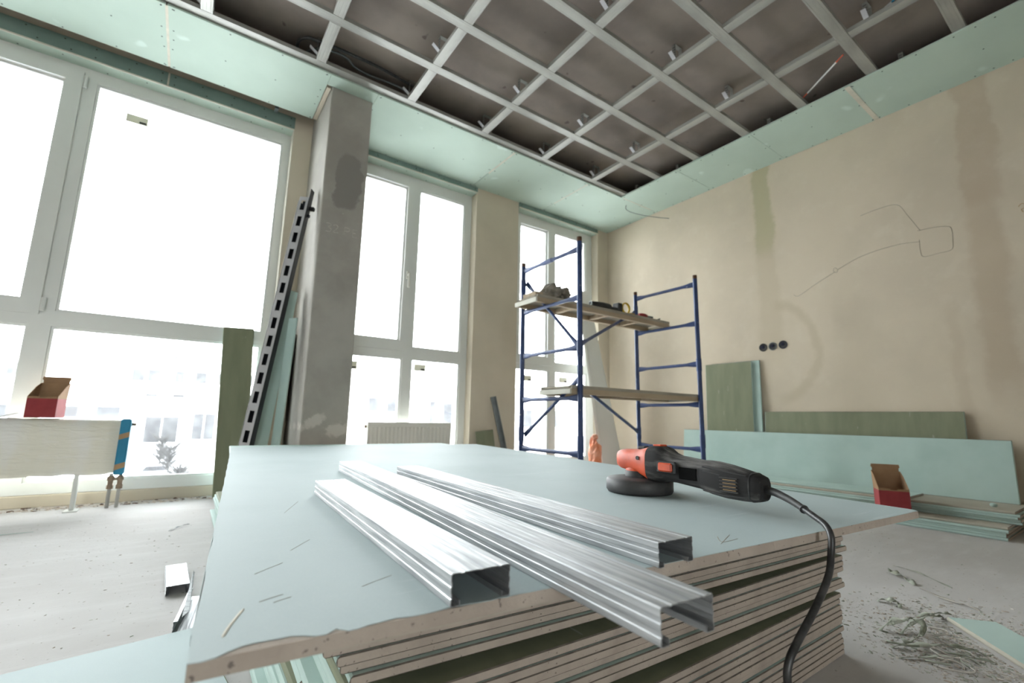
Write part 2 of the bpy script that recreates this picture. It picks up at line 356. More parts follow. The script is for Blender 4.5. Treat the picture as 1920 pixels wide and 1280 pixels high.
for i, (a, b) in enumerate(HOLES):
    tag(obj('trim_%d' % (i+1), MB().bbox((a, YF-.012, 0), (b, YF+.2, .068), .004), 'plaster'), 'rough plaster kerb under the %s window' % ('wide left', 'middle', 'narrow right')[i], 'kerb', kind='structure')

# ------------------------------------------------------------------ windows
def window(n, x0, x1, glass, sashes, label, handles=(), hinges=(), stickers=()):
    w = empty('window_%d' % n, ((x0+x1)/2, YF+.035, .07), label, 'window', kind='structure')
    z0, z1 = .07, 2.73
    xs = sorted({x0, x1} | {v for g in glass for v in g[:2]} | {v for g in sashes for v in g[:2]}); zs = sorted({z0, z1} | {v for g in glass for v in g[2:]} | {v for g in sashes for v in g[2:]})
    inside = lambda x, z, L: any(a < x < b and c < z < d for a, b, c, d in L)
    obj('frame', MB().plate(xs, zs, lambda x, z: not inside(x, z, glass) , YF, YF+.07), 'pvc', w)
    for a, b, c, d in sashes:
        ga, gb, gc, gd = [g for g in glass if a < (g[0]+g[1])/2 < b and c < (g[2]+g[3])/2 < d][0]
        obj('sash', MB().plate([a, ga, gb, b], [c, gc, gd, d], lambda x, z: not (ga < x < gb and gc < z < gd), YF-.018, YF-.0005), 'pvc', w)
    for a, b, c, d in glass:
        obj('pane', MB().box((a+.001, YF+.030, c+.001), (b-.001, YF+.036, d-.001)), 'glass', w)
        bd = .014
        obj('glazing_bead', MB().plate([a, a+bd, b-bd, b], [c, c+bd, d-bd, d], lambda x, z: not (a+bd < x < b-bd and c+bd < z < d-bd), YF+.012, YF+.029), 'pvc', w)
    for x, z in handles:
        h = obj('handle', MB().bbox((x-.014, YF-.032, z-.035), (x+.014, YF-.019, z+.035), .004).tube([(x, YF-.03, z), (x, YF-.055, z)], .009)
            .bbox((x-.010, YF-.066, z-.12), (x+.010, YF-.050, z+.012), .005), 'white', w)
    for x, z in hinges:
        obj('hinge', MB().tube([(x, YF-.024, z-.04), (x, YF-.024, z+.04)], .0105, 10), 'pvc', w)
    for a, b, c, d in stickers:
        k = obj('sticker', MB().box((a, YF+.0285, c), (b, YF+.0299, d)), 'sticker', w)
        obj('print_mark', MB().box((b-.045, YF+.0280, c+.008), (b-.008, YF+.0284, c+.022)), 'ink', k)
    return w
window(1, -2.60, .455, [(-.70, .40, 1.13, 2.65), (-.705, .40, .135, 1.037), (-1.78, -.845, 1.18, 2.612), (-1.815, -.80, .135, 1.037),
       (-2.53, -1.95, 1.13, 2.65), (-2.53, -1.95, .135, 1.037)], [(-1.86, -.765, 1.10, 2.69)],
       'wide white plastic window on the left with one opening sash', hinges=[(-.752, 2.62), (-.752, 1.16)], stickers=[(-.54, -.424, 2.468, 2.527)])
window(2, .885, 2.118, [(.985, 1.447, 1.19, 2.617), (.955, 1.487, .135, 1.045), (1.568, 2.045, 1.14, 2.63), (1.568, 2.05, .135, 1.048)], [(.93, 1.512, 1.105, 2.695)],
       'middle white plastic window behind the bare ribbed radiator', handles=[(1.482, 1.78)], stickers=[(.99, 1.112, .92, .985), (1.61, 1.72, .945, 1.005)])
window(3, 2.626, 3.785, [(2.72, 3.10, 1.19, 2.617), (2.69, 3.13, .135, 1.06), (3.215, 3.69, 1.14, 2.64), (3.22, 3.69, .135, 1.06)], [(2.665, 3.155, 1.105, 2.695)],
       'narrow white plastic window in the corner behind the blue scaffold', stickers=[(2.80, 2.92, .93, .99), (3.30, 3.42, .94, 1.0)])
for i, (a, b) in enumerate(BACKH):  # unseen window put in behind the camera as fill light
    w = empty('window_%d' % (4+i), ((a+b)/2, YB-.1, .1), 'white plastic window added for fill light in the wall behind the photographer', 'window', kind='structure')
    m_ = (a+b)/2; G = [(a+.09, m_-.06, .2, 1.05), (m_+.06, b-.09, .2, 1.05), (a+.09, m_-.06, 1.15, 2.53), (m_+.06, b-.09, 1.15, 2.53)]
    obj('frame', MB().plate([a, a+.09, m_-.06, m_+.06, b-.09, b], [.1, .2, 1.05, 1.15, 2.53, 2.62], lambda x, z: not any(p < x < q and r < z < t for p, q, r, t in G), YB-.17, YB-.1), 'pvc', w)
    for p, q, r, t in G: obj('pane', MB().box((p+.001, YB-.14, r+.001), (q-.001, YB-.134, t-.001)), 'glass', w)
    l = bpy.data.lights.new('window_portal', 'AREA'); l.shape = 'RECTANGLE'; l.size = b-a; l.size_y = 2.5; l.cycles.is_portal = True
    o = bpy.data.objects.new('window_portal', l); COL.objects.link(o); o.location = (m_, YB-.32, 1.36); o.rotation_euler = (math.pi/2, 0, 0)
for i, (a, b) in enumerate(HOLES):                                      # sampling portals only, they give no light of their own
    l = bpy.data.lights.new('window_portal', 'AREA'); l.shape = 'RECTANGLE'; l.size = b-a; l.size_y = 2.7; l.cycles.is_portal = True
    o = bpy.data.objects.new('window_portal', l); COL.objects.link(o); o.location = ((a+b)/2, YF+.26, 1.38); o.rotation_euler = (-math.pi/2, 0, 0)

# ------------------------------------------------------------------ concrete column
CX0, CX1, CY = .586, .867, 3.055
colm = tag(obj('concrete_column', MB().bbox((CX0, CY, 0), (CX1, YW, SLAB), .006), 'column'), 'raw grey concrete column between the left and middle windows', 'column', kind='structure')
def stroke(mb, pts, w, plane):                                          # flat pencil / chalk stroke, a real thin ribbon
    P = smooth_path(pts, 6) if len(pts) > 2 else [Vector(p) for p in pts]
    mb.tube(P, w, 5, ab=[(w, w*.3) if plane == 'y' else (w, w*.3)]*len(P)); return mb
def chalk(pts): 
    return [(CX0 + .040 + x*.19, CY-.0008, 1.745 + y*.055) for x, y in pts]
mb = MB()
for s in ([(0, 1), (.13, 1.05), (.16, .8), (.07, .55), (.17, .4), (.14, .05), (0, 0)], [(.25, .9), (.33, 1.05), (.40, .8), (.30, .3), (.24, .05), (.42, .1)],
          [(.62, 0), (.63, 1)], [(.63, 1), (.78, .95), (.78, .6), (.63, .5)], [(.92, 0), (.92, .95)], [(.92, .95), (1.07, .98)], [(.92, .5), (1.03, .52)], [(.92, 0), (1.08, .03)]):
    stroke(mb, chalk(s), .0022, 'y')
tag(obj('chalk_writing', mb, 'chalk', colm), 'chalk writing 32 PE')

# ------------------------------------------------------------------ suspended ceiling: grid, soffit boards
def cd_section(w=.060, h=.027, t=.0010, ribs=True):
    """closed outline of a C-shaped ceiling profile, web at the bottom (z=0), flanges up"""
    out = [(-w/2+.009, h), (-w/2+.001, h)]
    L = [(-w/2, h-.001), (-w/2, .001), (-w/2+.001, 0)]
    Wb = [(-.021, 0), (-.0202, .0007), (-.0178, .0007), (-.017, 0), (-.0025, 0), (-.0015, .0004), (.0015, .0004), (.0025, 0), (.017, 0), (.0178, .0007), (.0202, .0007), (.021, 0)] if ribs else []
    if ribs: L = [(-w/2, h-.001)] + [(-w/2 + d, z) for z, d in ((h-.006, 0), (h-.0068, .0007), (h-.0102, .0007), (h-.011, 0), (h-.0155, 0), (h-.0163, .0007), (h-.0197, .0007), (h-.0205, 0), (.001, 0))] + [(-w/2+.001, 0)]
    Rr = [(-x, z) for x, z in reversed(L)]
    P = [(-w/2+.009, h-.005)] + out + L + Wb + Rr + [(-x, z) for x, z in reversed(out)] + [(w/2-.009, h-.005)]
    n = len(P); off = []
    for i, p in enumerate(P):
        a = Vector(P[max(i-1, 0)]); b = Vector(P[min(i+1, n-1)]); d = (b-a).normalized(); nn = Vector((-d.y, d.x)); off.append((p[0]+nn.x*t, p[1]+nn.y*t))
    return P, off
def profile_mesh(name, length, matl, flip=False, ribs=True, w=.060, h=.027, t=.0010):
    P, Q = cd_section(w, h, t, ribs); n = len(P); s = -1 if flip else 1; z0 = h if flip else 0
    mb = MB(); f = lambda p, x: (x, p[0]*s, z0 + s*p[1])
    for i in range(n-1):
        for A, rev in ((P, False), (Q, True)):
            q = [f(A[i], 0), f(A[i+1], 0), f(A[i+1], length), f(A[i], length)]
            mb.add(q, [(3, 2, 1, 0) if not rev else (0, 1, 2, 3)])
        for x in (0, length): mb.add([f(P[i], x), f(P[i+1], x), f(Q[i+1], x), f(Q[i], x)], [(0, 1, 2, 3)])
    for k in (0, n-1): mb.add([f(P[k], 0), f(P[k], length), f(Q[k], length), f(Q[k], 0)], [(0, 1, 2, 3)])
    return mb.mesh(name, (matl,))
ZG = ZS + .0135
grid = empty('ceiling_grid', (.5, 1.2, ZG), 'galvanised metal runner grid hung under the bare ceiling slab', 'ceiling grid', kind='structure')
RUN = [2.905, 2.49, 2.085, 1.655, 1.24, .83, .415, 0.0, -.415, -.83, -1.25, -1.66]
CRS = [-2.01, -1.39, -.77, -.15, .47, 1.09, 1.715, 2.33, 2.94, 3.55]
me_run = profile_mesh('main_runner', XR-XL-.1, 'galv')
for y in RUN: put('main_runner', me_run, Matrix.Translation((XL+.05, y, ZG)), grid)
put('main_runner', me_run, Matrix.Translation((XL+.05, 3.32, ZG)), grid)
me_c = {}
for i in range(len(RUN)-1):
    L = round(RUN[i]-RUN[i+1]-.064, 4)
    if L not in me_c: me_c[L] = profile_mesh('cross_runner', L, 'galv')
    for x in CRS:
        put('cross_runner', me_c[L], Matrix.Translation((x, RUN[i+1]+.032, ZG+.0005)) @ Matrix.Rotation(math.pi/2, 4, 'Z'), grid)
def hanger_mesh():
    mb = MB()
    for s in (-1, 1):
        mb.box((s*.0325-.0008, -.0125, .012), (s*.0325+.0008, .0125, SLAB-ZG-.0015))
        for k in range(5): mb.box((s*.0338-.0008, -.009, .03+k*.018), (s*.0338+.0008, .009, .036+k*.018), 1)
    mb.box((-.034, -.0125, SLAB-ZG-.003), (.034, .0125, SLAB-ZG-.0012))
    mb.add([(-.034, -.0125, .020), (-.034, .0125, .020), (-.078, .0125, .052), (-.078, -.0125, .052), (-.034, -.0125, .0215), (-.034, .0125, .0215), (-.078, .0125, .0535), (-.078, -.0125, .0535)],
        [(0, 1, 2, 3), (7, 6, 5, 4), (0, 3, 7, 4), (1, 5, 6, 2), (2, 6, 7, 3)], 2)  # bent ear gets a paler metal, window light put into its colour
    return mb.mesh('hanger_strap', ('galv', 'galvdark', 'rackface'))
me_h = hanger_mesh()
for i in range(1, len(RUN)-1, 2):
    for x in CRS: put('hanger_strap', me_h, Matrix.Translation((x, RUN[i]-.125, ZG)), grid)
for x in CRS: put('hanger_strap', me_h, Matrix.Translation((x, RUN[0]-.06, ZG)), grid)

soff = empty('ceiling_soffit', (1.5, 3.0, ZS), 'green moisture resistant plasterboard border screwed to the ceiling grid', 'soffit', kind='structure')
def panel(x0, x1, y0, y1, scr=True, z=ZS, t=.0125):
    p = obj('plasterboard_panel', MB().bbox((x0, y0, z), (x1, y1, z+t), .0012), ('soffit',), soff)
    if scr:
        mb = MB(); R = random.Random(int(x0*100+y0*1000))
        def dot(x, y): mb.lathe([(.0045, z-.0009), (.0045, z-.0001)], 8, M=Matrix.Translation((x, y, 0)))
        nx = max(2, int((x1-x0)/.25)); ny = max(2, int((y1-y0)/.17))
        for k in range(nx+1):
            for y in (y0+.02, (y0+y1)/2, y1-.02): dot(x0+.022+(x1-x0-.044)*k/nx + R.uniform(-.008, .008), y + R.uniform(-.008, .008))
        for k in range(ny+1):
            for x in (x0+.022, x1-.022): dot(x + R.uniform(-.005, .005), y0+.02+(y1-y0-.04)*k/ny)
        tag(obj('screw_heads', mb, 'screw', p), kind='stuff')
    return p
EY, EX = 2.935, 3.39                                                   # inner edges of the border
panel(XL+.02, -1.60, EY, 3.51); panel(-1.596, -.337, EY, 3.51); panel(-.330, CX0-.035, EY, 3.51)
panel(CX0-.034, CX1+.004, EY, CY-.004, scr=False); panel(CX1+.005, 2.055, EY, YW-.001); panel(2.062, 2.93, EY, YW-.001); panel(2.936, XR-.001, EY, YW-.001)
ycuts = [EY-.001, 2.29, 1.62, .97, -.25, -1.5, -2.8, YB+.02]
for a, b in zip(ycuts, ycuts[1:]): panel(EX, XR-.001, b+.0006, a-.0006)
def filler(a, b): obj('joint_filler', MB().bbox(a, b, .0008), 'filler', soff)
filler((-.3405, EY+.005, ZS-.0012), (-.3265, 3.50, ZS-.0001)); filler((2.0505, EY+.005, ZS-.0012), (2.0665, 3.36, ZS-.0001)); filler((2.927, EY+.015, ZS-.0012), (2.939, 3.45, ZS-.0001))
filler((EX+.004, .955, ZS-.0012), (XR-.004, .985, ZS-.0001)); filler((EX+.03, EY-.006, ZS-.0012), (XR-.1, EY+.004, ZS-.0001))
# head boards over the windows with cream corner beads
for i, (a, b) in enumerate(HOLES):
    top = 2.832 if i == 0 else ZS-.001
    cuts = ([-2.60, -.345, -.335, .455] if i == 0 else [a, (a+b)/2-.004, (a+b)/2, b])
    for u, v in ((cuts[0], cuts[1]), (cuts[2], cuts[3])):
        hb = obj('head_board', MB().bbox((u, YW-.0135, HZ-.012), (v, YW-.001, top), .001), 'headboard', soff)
        mb = MB(); n = max(3, int((v-u)/.16))
        for k in range(n+1):
            for z in (HZ+.012, top-.02): mb.lathe([(.0045, 0), (.0045, .0008)], 8, M=Matrix.Translation((u+.03+(v-u-.06)*k/n + random.uniform(-.03, .03)*(0 < k < n), YW-.0144, z)) @ Matrix.Rotation(math.pi/2, 4, 'X'))
        tag(obj('screw_heads', mb, 'screw', hb), kind='stuff')
    if i == 0: obj('joint_filler', MB().box((-.345, YW-.013, HZ), (-.335, YW-.001, top)), 'filler', soff)
    lb = obj('lining_board', MB().bbox((a+.001, YW-.0005, HZ-.0125), (b-.001, YF-.001, HZ-.0005), .001), 'soffit', soff)
    mb = MB(); n = int((b-a)/.2)
    for k in range(n): mb.lathe([(.0045, HZ-.0134), (.0045, HZ-.0126)], 8, M=Matrix.Translation((a+.08+(b-a-.16)*k/(n-1), (YW+YF)/2 + (.03 if k % 2 else -.02), 0)))
    tag(obj('screw_heads', mb, 'screw', lb), kind='stuff')
    obj('corner_bead', MB().box((a, YW-.0165, HZ-.0145), (b, YW-.0137, HZ-.008)).box((a, YW-.0165, HZ-.0155), (b, YW-.006, HZ-.0128)), 'bead', soff)
tag(obj('corner_bead', MB().box((.450, YW-.003, .07), (.4555, YW+.09, 2.728)), 'bead', soff))
# strap poking out of the curtain slot
tag(obj('hanger_strap', MB().box((.30, 3.56, 2.80), (.325, 3.562, SLAB-.002)).box((.30, 3.56, 2.80), (.325, 3.62, 2.802)), 'galvdark', soff))
# wood shims in the corner between column and board
obj('timber_batten', MB().bbox((CX0-.030, CY+.02, ZS-.004), (CX0-.003, 3.50, ZS+.02), .002), 'plaster', soff)

# ------------------------------------------------------------------ cables above the grid, wire at the corner
def cable(name, pts, r, mat, label, cat='cable', group=None):
    return tag(obj(name, MB().tube(smooth_path(pts, 8), r, 8), mat), label, cat, group)
cable('power_cable', [(.335, 3.00, 2.84), (.330, 2.93, 2.87), (.333, 2.875, 2.885), (.37, 2.835, 2.89), (.42, 2.82, 2.888), (.58, 2.81, 2.89), (.80, 2.81, 2.892), (1.0, 2.835, 2.895), (1.15, 2.86, 2.90)], .010, 'cable', 'thick black cable looping over the ceiling grid above the column')
cable('conduit', [(.37, 2.99, 2.87), (.40, 2.93, 2.88), (.46, 2.875, 2.888), (.56, 2.85, 2.89), (.63, 2.855, 2.885), (.69, 2.885, 2.87), (.80, 2.89, 2.865), (.92, 2.885, 2.87), (1.04, 2.89, 2.868), (1.07, 2.93, 2.85)], .007, 'galvdark', 'thin grey cable drooping beside the thick black one above the column')
cable('loose_wire', [(3.56, 3.02, ZS-.001), (3.56, 3.02, 2.74), (3.60, 2.98, 2.70), (3.70, 2.90, 2.665), (3.80, 2.79, 2.63), (3.87, 2.72, 2.615)], .0035, 'galvdark', 'thin loose wire hanging from the green soffit near the corner')
for p, q, lab in (((3.148, .899, 2.852), (3.372, 1.232, 2.848), 'pale thin conduit with orange ends slanting above the right soffit edge'), ((2.93, .58, 2.852), (2.969, .672, 2.852), 'short pale wire with blue tip at the top right of the grid')):
    p, q = Vector(p), Vector(q); d = (q-p)
    w = empty('wire_end', p, lab, 'wire')
    obj('sleeve', MB().tube([p+d*.15, p+d*.85], .0055, 8), 'pvc', w)
    for a, b in ((0, .15), (.85, 1)): obj('tip', MB().tube([p+d*a, p+d*b], .0045, 8), 'orange' if 'orange' in lab else 'cyan', w)

# ------------------------------------------------------------------ marks and boxes on the right wall
def wl(pts): return [(XR-.0006, y, z) for y, z in pts]
mb = MB()
for s in ([(1.138, 2.087), (1.03, 2.10), (.92, 2.09), (.87, 1.99), (.815, 1.86)], [(.83, 1.865), (.74, 1.86), (.68, 1.845), (.662, 1.82), (.664, 1.75), (.675, 1.685), (.74, 1.678), (.815, 1.676), (.828, 1.72), (.826, 1.80)],
          [(.825, 1.785), (.93, 1.80), (1.074, 1.792), (1.20, 1.765), (1.315, 1.716)], [(1.315, 1.716), (1.335, 1.735), (1.345, 1.71), (1.325, 1.695), (1.315, 1.716)], [(1.34, 1.70), (1.47, 1.64), (1.60, 1.57), (1.64, 1.585)]):
    P = smooth_path(wl(s), 6); mb.tube(P, .0022, 5, ab=[(.0015, .0004)]*len(P))
tag(obj('pencil_drawing', mb, 'pencil', WR), 'faint pencil outline of a box with two leads')
mb = MB(); P = smooth_path(wl([(.36, 1.86), (.345, 1.875), (.33, 1.86), (.335, 1.845), (.35, 1.84), (.345, 1.82)]), 5); mb.tube(P, .002, 5, ab=[(.002, .0005)]*len(P))
obj('crayon_mark', mb, 'tape', WR)
def socket_box(y, z, mat, lab, r=.034):
    o = empty('socket_box', (XR-.004, y, z), lab, 'socket box', 'empty socket boxes in the stained wall')
    Rm = Matrix.Translation((XR, y, z)) @ Matrix.Rotation(-math.pi/2, 4, 'Y')
    obj('rim', MB().rings([[(a*math.cos(k*math.pi/10), a*math.sin(k*math.pi/10), h) for k in range(20)] for a, h in ((r, -.001), (r, .004), (r*.86, .005), (r*.84, .0012))], 0, True, False, Rm), mat, o)
    obj('cavity', MB().lathe([(r*.85, .0004), (r*.85, .0012)], 20, M=Rm), 'blk', o)
    obj('terminal', MB().lathe([(r*.4, .0012), (r*.4, .0055), (r*.3, .006)], 12, M=Rm @ Matrix.Translation((.004, .003, 0))), 'navy', o)
socket_box(1.912, 1.180, 'blk', 'leftmost dark socket box of the row of three on the wall')
socket_box(1.834, 1.182, 'galvdark', 'middle grey-rimmed socket box of the row of three on the wall')
socket_box(1.752, 1.186, 'navy', 'rightmost dark blue socket box of the row of three on the wall')
socket_box(.44, .385, 'navy', 'dark blue socket box low on the wall beyond the long green board')

# ------------------------------------------------------------------ plasterboard sheets
T = .0125
_gm = {}
def gyp(w, l, face='teal', back='paperback', t=T):
    key = (round(w, 3), round(l, 3), face, back, t)
    if key in _gm: return _gm[key]
    mb = MB(); e = .0016
    sec = [(.004, 0), (w-.004, 0), (w-.0012, t*.2), (w, t*.5), (w-.0012, t*.8), (w-.004, t), (.004, t), (.0012, t*.8), (0, t*.5), (.0012, t*.2)]
    ins = [(min(max(x, .0015), w-.0015), min(max(z, e), t-e)) for x, z in sec]
    R = [[(x, 0, z) for x, z in ins], [(x, e, z) for x, z in sec], [(x, l-e, z) for x, z in sec], [(x, l, z) for x, z in ins]]
    n = len(sec)
    for k in range(3):
        for i in range(n):
            j = (i+1) % n; mi = 3 if k != 1 else (1 if i == 0 else 0)
            mb.add([R[k][i], R[k][j], R[k+1][j], R[k+1][i]], [(0, 1, 2, 3)], mi)
    mb.add(R[0], [list(range(n))[::-1]], 2); mb.add(R[3], [list(range(n))], 2)
    _gm[key] = mb.mesh('plasterboard_sheet', (face, back, 'core', 'paperedge')); return _gm[key]
def sheet(M, w, l, label, face='teal', back='paperback', group=None, name='plasterboard_sheet', t=T):
    return tag(put(name, gyp(w, l, face, back, t), M), label, 'plasterboard', group)

# the tall pile the sheet, profiles and grinder lie on
NB = 30; Rr = random.Random(11); WS, LS = 1.20, 2.42
recess = {11: .25, 18: .25, 25: .010, 14: .006, 5: .004, 20: .006}
bund = {0: (90.0, .522), 1: (87.9, .514), 2: (86.2, .503)}
zc = 0
for k in range(NB):
    f = k/(NB-1)
    bd_ = bund[0 if k < 11 else (1 if k < 18 else 2)]
    ang = math.radians(bd_[0] + Rr.uniform(-.03, .03))
    fr = Vector((1.372 + .012*f - (max(0, f-.72)*.42) + Rr.uniform(-.012, .012), bd_[1] + Rr.uniform(-.0012, .0012)))
    ly = Vector((math.cos(ang), math.sin(ang))); lx = Vector((ly.y, -ly.x))
    fr += ly*recess.get(k, 0)
    fl = fr - lx*WS
    M = Matrix(((lx.x, ly.x, 0, fl.x), (lx.y, ly.y, 0, fl.y), (0, 0, 1, k*(.3773/NB)), (0, 0, 0, 1)))
    lab = ('lowest plasterboard sheet of the tall pile, lying on the floor' if k == 0 else '%s plasterboard sheet from the floor in the tall pile' % ORD[k+1])
    flip = k in (10, 17)                                                # olive upper face on two sheets deepens the shade in the slots above
    sheet(M, WS, (LS if k < 18 else 2.30) - recess.get(k, 0), lab, 'olive' if flip else 'teal', 'teal' if flip else 'paperback', 'plasterboard sheets of the tall pile', t=.3773/NB)

# the overhanging top sheet with chipped corner
BZ = .39; TT = .0126
FL, FR, BR, BL = Vector((.019, .385)), Vector((1.172, .294)), Vector((1.462, 2.445)), Vector((.196, 2.555))
top = empty('plasterboard_sheet', ((FL.x+BR.x)/2, 1.4, BZ-TT), 'pale green sheet topping the tall pile, chipped front corner, overhanging the rest', 'plasterboard', 'plasterboard sheets of the tall pile')
def outline(jit, chip, seed, lift):
    R = random.Random(seed); P = []
    n = 150
    for i in range(n+1):
        t = i/n; p = FL.lerp(FR, t); d = (FL-BL).normalized()
        j = R.uniform(-1, 1)*jit*(1 if t > .22 or not chip else 5)
        if chip:
            for c, w, h in ((.012, .008, -.004), (.030, .016, .011), (.055, .012, .008), (.070, .004, -.004), (.080, .006, .007), (.088, .004, -.003), (.12, .012, .003), (.165, .010, .003), (.20, .006, .0015), (.97, .02, .002)):
                j += h*math.exp(-((t-c)/w)**2)
        P.append(p - d*j*(1 if chip else 1))
    P[-1] = FR + Vector((-.004, .010))
    P[-2] = FR + Vector((-.014, .002))
    P += [BR + Vector((-.004, -.02)), BR + Vector((-.02, -.001)), BL + Vector((.03, .0)), BL + Vector((.008, -.006)), BL + Vector((.001, -.03))]
    for i in range(1, 40): P.append(BL.lerp(FL, i/40) + Vector((math.sin(i*1.9)*.0008, 0)))
    return P
def shape(poly, z0, z1, sidemats=0):
    mb = MB(); n = len(poly)
    mb.add([(p.x, p.y, z0) for p in poly] + [(p.x, p.y, z1) for p in poly], [(i, (i+1) % n, n+(i+1) % n, n+i) for i in range(n)] + [list(range(n))[::-1], list(range(n, 2*n))]); return mb
Mtop = frame((FL.x, FL.y, BZ), (FR.x-FL.x, FR.y-FL.y, 0), (0, 0, 1))
obj('core', shape(outline(.0004, False, 3, 0), BZ-TT+.0005, BZ-.0006), 'core', top)
obj('face_paper', shape(outline(.00025, True, 4, 0), BZ-.0006, BZ), 'topface', top)
obj('back_paper', shape(outline(.0003, False, 5, 0), BZ-TT, BZ-TT+.0005), 'paperback', top)
el = (FR-FL).normalized()
obj('edge_paper', MB().tube([(BL.x+.001, BL.y-.03, BZ-TT/2), (FL.x+.003, FL.y+.05, BZ-TT/2)], TT/2, 8, ab=[(TT/2-.0003, .0018), (TT/2-.002, .0004)]), 'topface', top)
def groove(pts, w, mat, name):
    P = smooth_path([(x, y, BZ+.0001) for x, y in pts], 5); obj(name, MB().tube(P, w, 5, ab=[(.0002, w*(1 if 0 < i < len(P)-1 else .2)) for i in range(len(P))]), mat, top)
groove([(.040, .413), (.046, .432), (.058, .462)], .0014, 'filler', 'gouge')
groove([(.60, .363), (.66, .385)], .0005, 'pencil', 'pencil_mark'); groove([(.635, .389), (.612, .368), (.648, .366)], .0005, 'pencil', 'pencil_mark')
for a, b in (((.075, .55), (.105, .575)), ((.12, .62), (.15, .66)), ((.07, .47), (.09, .478)), ((.08, .462), (.095, .468)), ((.155, .46), (.19, .475)), ((.15, .85), (.19, .95))): groove([a, ((a[0]+b[0])/2, (a[1]+b[1])/2+.0005), b], .0003, 'pencil', 'scratch')

# ------------------------------------------------------------------ steel profiles on the pile
def stud(near, far, label, name='steel_profile', z=BZ):
    n, f = Vector((*near, z)), Vector((*far, z)); d = f-n
    me = profile_mesh(name, d.length, 'steel', flip=True, t=.0007)
    return tag(put(name, me, frame(n, d, (0, 0, 1))), label, 'metal profile', 'steel profiles on the top sheet')
stud((.232, .370), (.262, 1.016), 'short steel profile nearest the chipped corner of the top sheet')
stud((.325, .226), (.410, 1.395), 'long middle steel profile jutting past the front edge of the top sheet')
stud((.473, .341), (.508, 1.200), 'steel profile farthest right, nearest the orange grinder')

# ------------------------------------------------------------------ angle grinder
G0 = Vector((.862, .712, BZ)); gx = Vector((-.012, -1, 0)).normalized()
GM = frame(G0, gx, (0, 0, 1))
gr = empty('angle_grinder', None, 'orange and black angle grinder lying on the top sheet with its cord over the edge', 'grinder', M=GM)
def gobj(name, mb, mats, par=None): return obj(name, mb, mats, par or gr, M=GM)
def sq(x, cz, hw, hh, n=20, e=.62):                                    # superellipse ring across the body axis
    r = []
    for k in range(n):
        a = 2*math.pi*k/n; c, s_ = math.cos(a), math.sin(a)
        r.append((x, math.copysign(abs(c)**e, c)*hw, cz + math.copysign(abs(s_)**e, s_)*hh))
    return r
gobj('disc_guard', MB().lathe([(.055, .0005), (.070, .001), (.0735, .006), (.0735, .027), (.069, .031), (.045, .0335), (.030, .035)], 40), 'blk')
gobj('grinding_disc', MB().lathe([(.020, .0001), (.060, .0001), (.060, .0004), (.020, .0004)], 32), 'core')
gobj('spindle_collar', MB().lathe([(.031, .034), (.031, .046), (.029, .048)], 28), 'blk')
hd = gobj('gear_housing', MB().rings([sq(-.050, .070, .014, .012), sq(-.046, .071, .023, .019), sq(-.034, .071, .029, .0225), sq(-.010, .070, .031, .0245), sq(.016, .069, .031, .027), sq(.032, .068, .034, .032), sq(.044, .067, .036, .036), sq(.046, .067, .036, .036)], 0, True), 'orange')
gobj('housing_collar', MB().lathe([(.029, .044), (.030, .052), (.026, .060)], 28), 'orange', hd)
gobj('screw_hole', MB().lathe([(.0045, 0), (.0045, .002)], 12, M=Matrix.Translation((.025, -.0335, .078)) @ Matrix.Rotation(math.pi/2, 4, 'X')), 'blk', hd)
gobj('lock_button', MB().bbox((.004, -.010, .0945), (.026, .010, .102), .003), 'blk', hd)
body = gobj('motor_body', MB().rings([sq(.0465, .0675, .0365, .0375), sq(.066, .0675, .0375, .0385), sq(.078, .067, .036, .036), sq(.092, .064, .031, .0305), sq(.110, .061, .0285, .0275), sq(.165, .056, .0285, .0275), sq(.172, .0555, .0295, .0285)], 0, True), 'blkdusty')
gobj('top_cap', MB().bbox((.050, -.012, .1045), (.070, .012, .1085), .0015), 'orange', body)
gobj('switch', MB().bbox((.082, -.0405, .056), (.116, -.029, .074), .003), 'orange', body)
gobj('switch_bed', MB().bbox((.076, -.036, .053), (.122, -.028, .077), .002), 'blk', body)
gobj('name_plate', MB().bbox((.126, -.0297, .045), (.166, -.026, .068), .001), 'plate', body)
rear = MB().rings([sq(.1725, .0555, .030, .029), sq(.19, .053, .0325, .0310), sq(.22, .049, .0325, .0305), sq(.25, .0455, .0295, .0275), sq(.272, .0435, .0265, .0245), sq(.281, .043, .024, .0215), sq(.284, .043, .019, .017)], 0, True)
rr = gobj('rear_handle', rear, 'blkdusty')
ribm = MB()
for z in (.034, .040, .046, .052, .058):
    ribm.bbox((.215, -.0330, z-.0012), (.250, -.026, z+.0012), .0008)
gobj('vent_ribs', ribm, 'blk', rr)
for z in (.037, .043, .049, .055): gobj('vent_slot', MB().box((.222, -.0327, z-.0005), (.246, -.030, z+.0005)), 'tape', rr)
for z in (.026, .062, .070):
    gobj('grip_rib', MB().tube([(.180, -.0318+abs(z-.05)*.12, z+.004), (.215, -.0322+abs(z-.049)*.14, z), (.262, -.0275+abs(z-.044)*.18, z*.86+.004)], .0016, 6), 'blk', rr)
gobj('end_seam', MB().rings([sq(.266, .0442, .0279, .0260), sq(.2685, .0440, .0277, .0258)], 0, True), 'cable', rr)
GI = GM.inverted()
def gw(P): return [GI @ Vector(p) for p in P]
tail = GM @ Vector((.284, 0, .043))
gobj('cord_sleeve', MB().tube(gw(smooth_path([tail, (.850, .405, .430), (.832, .375, .424), (.812, .348, .417)], 6)), [.0075-.0025*i/18 for i in range(19)], 10), 'blk')
gobj('sleeve_end', MB().tube(gw([(.813, .349, .4172), (.811, .347, .4165)]), .0068, 10), 'blk')
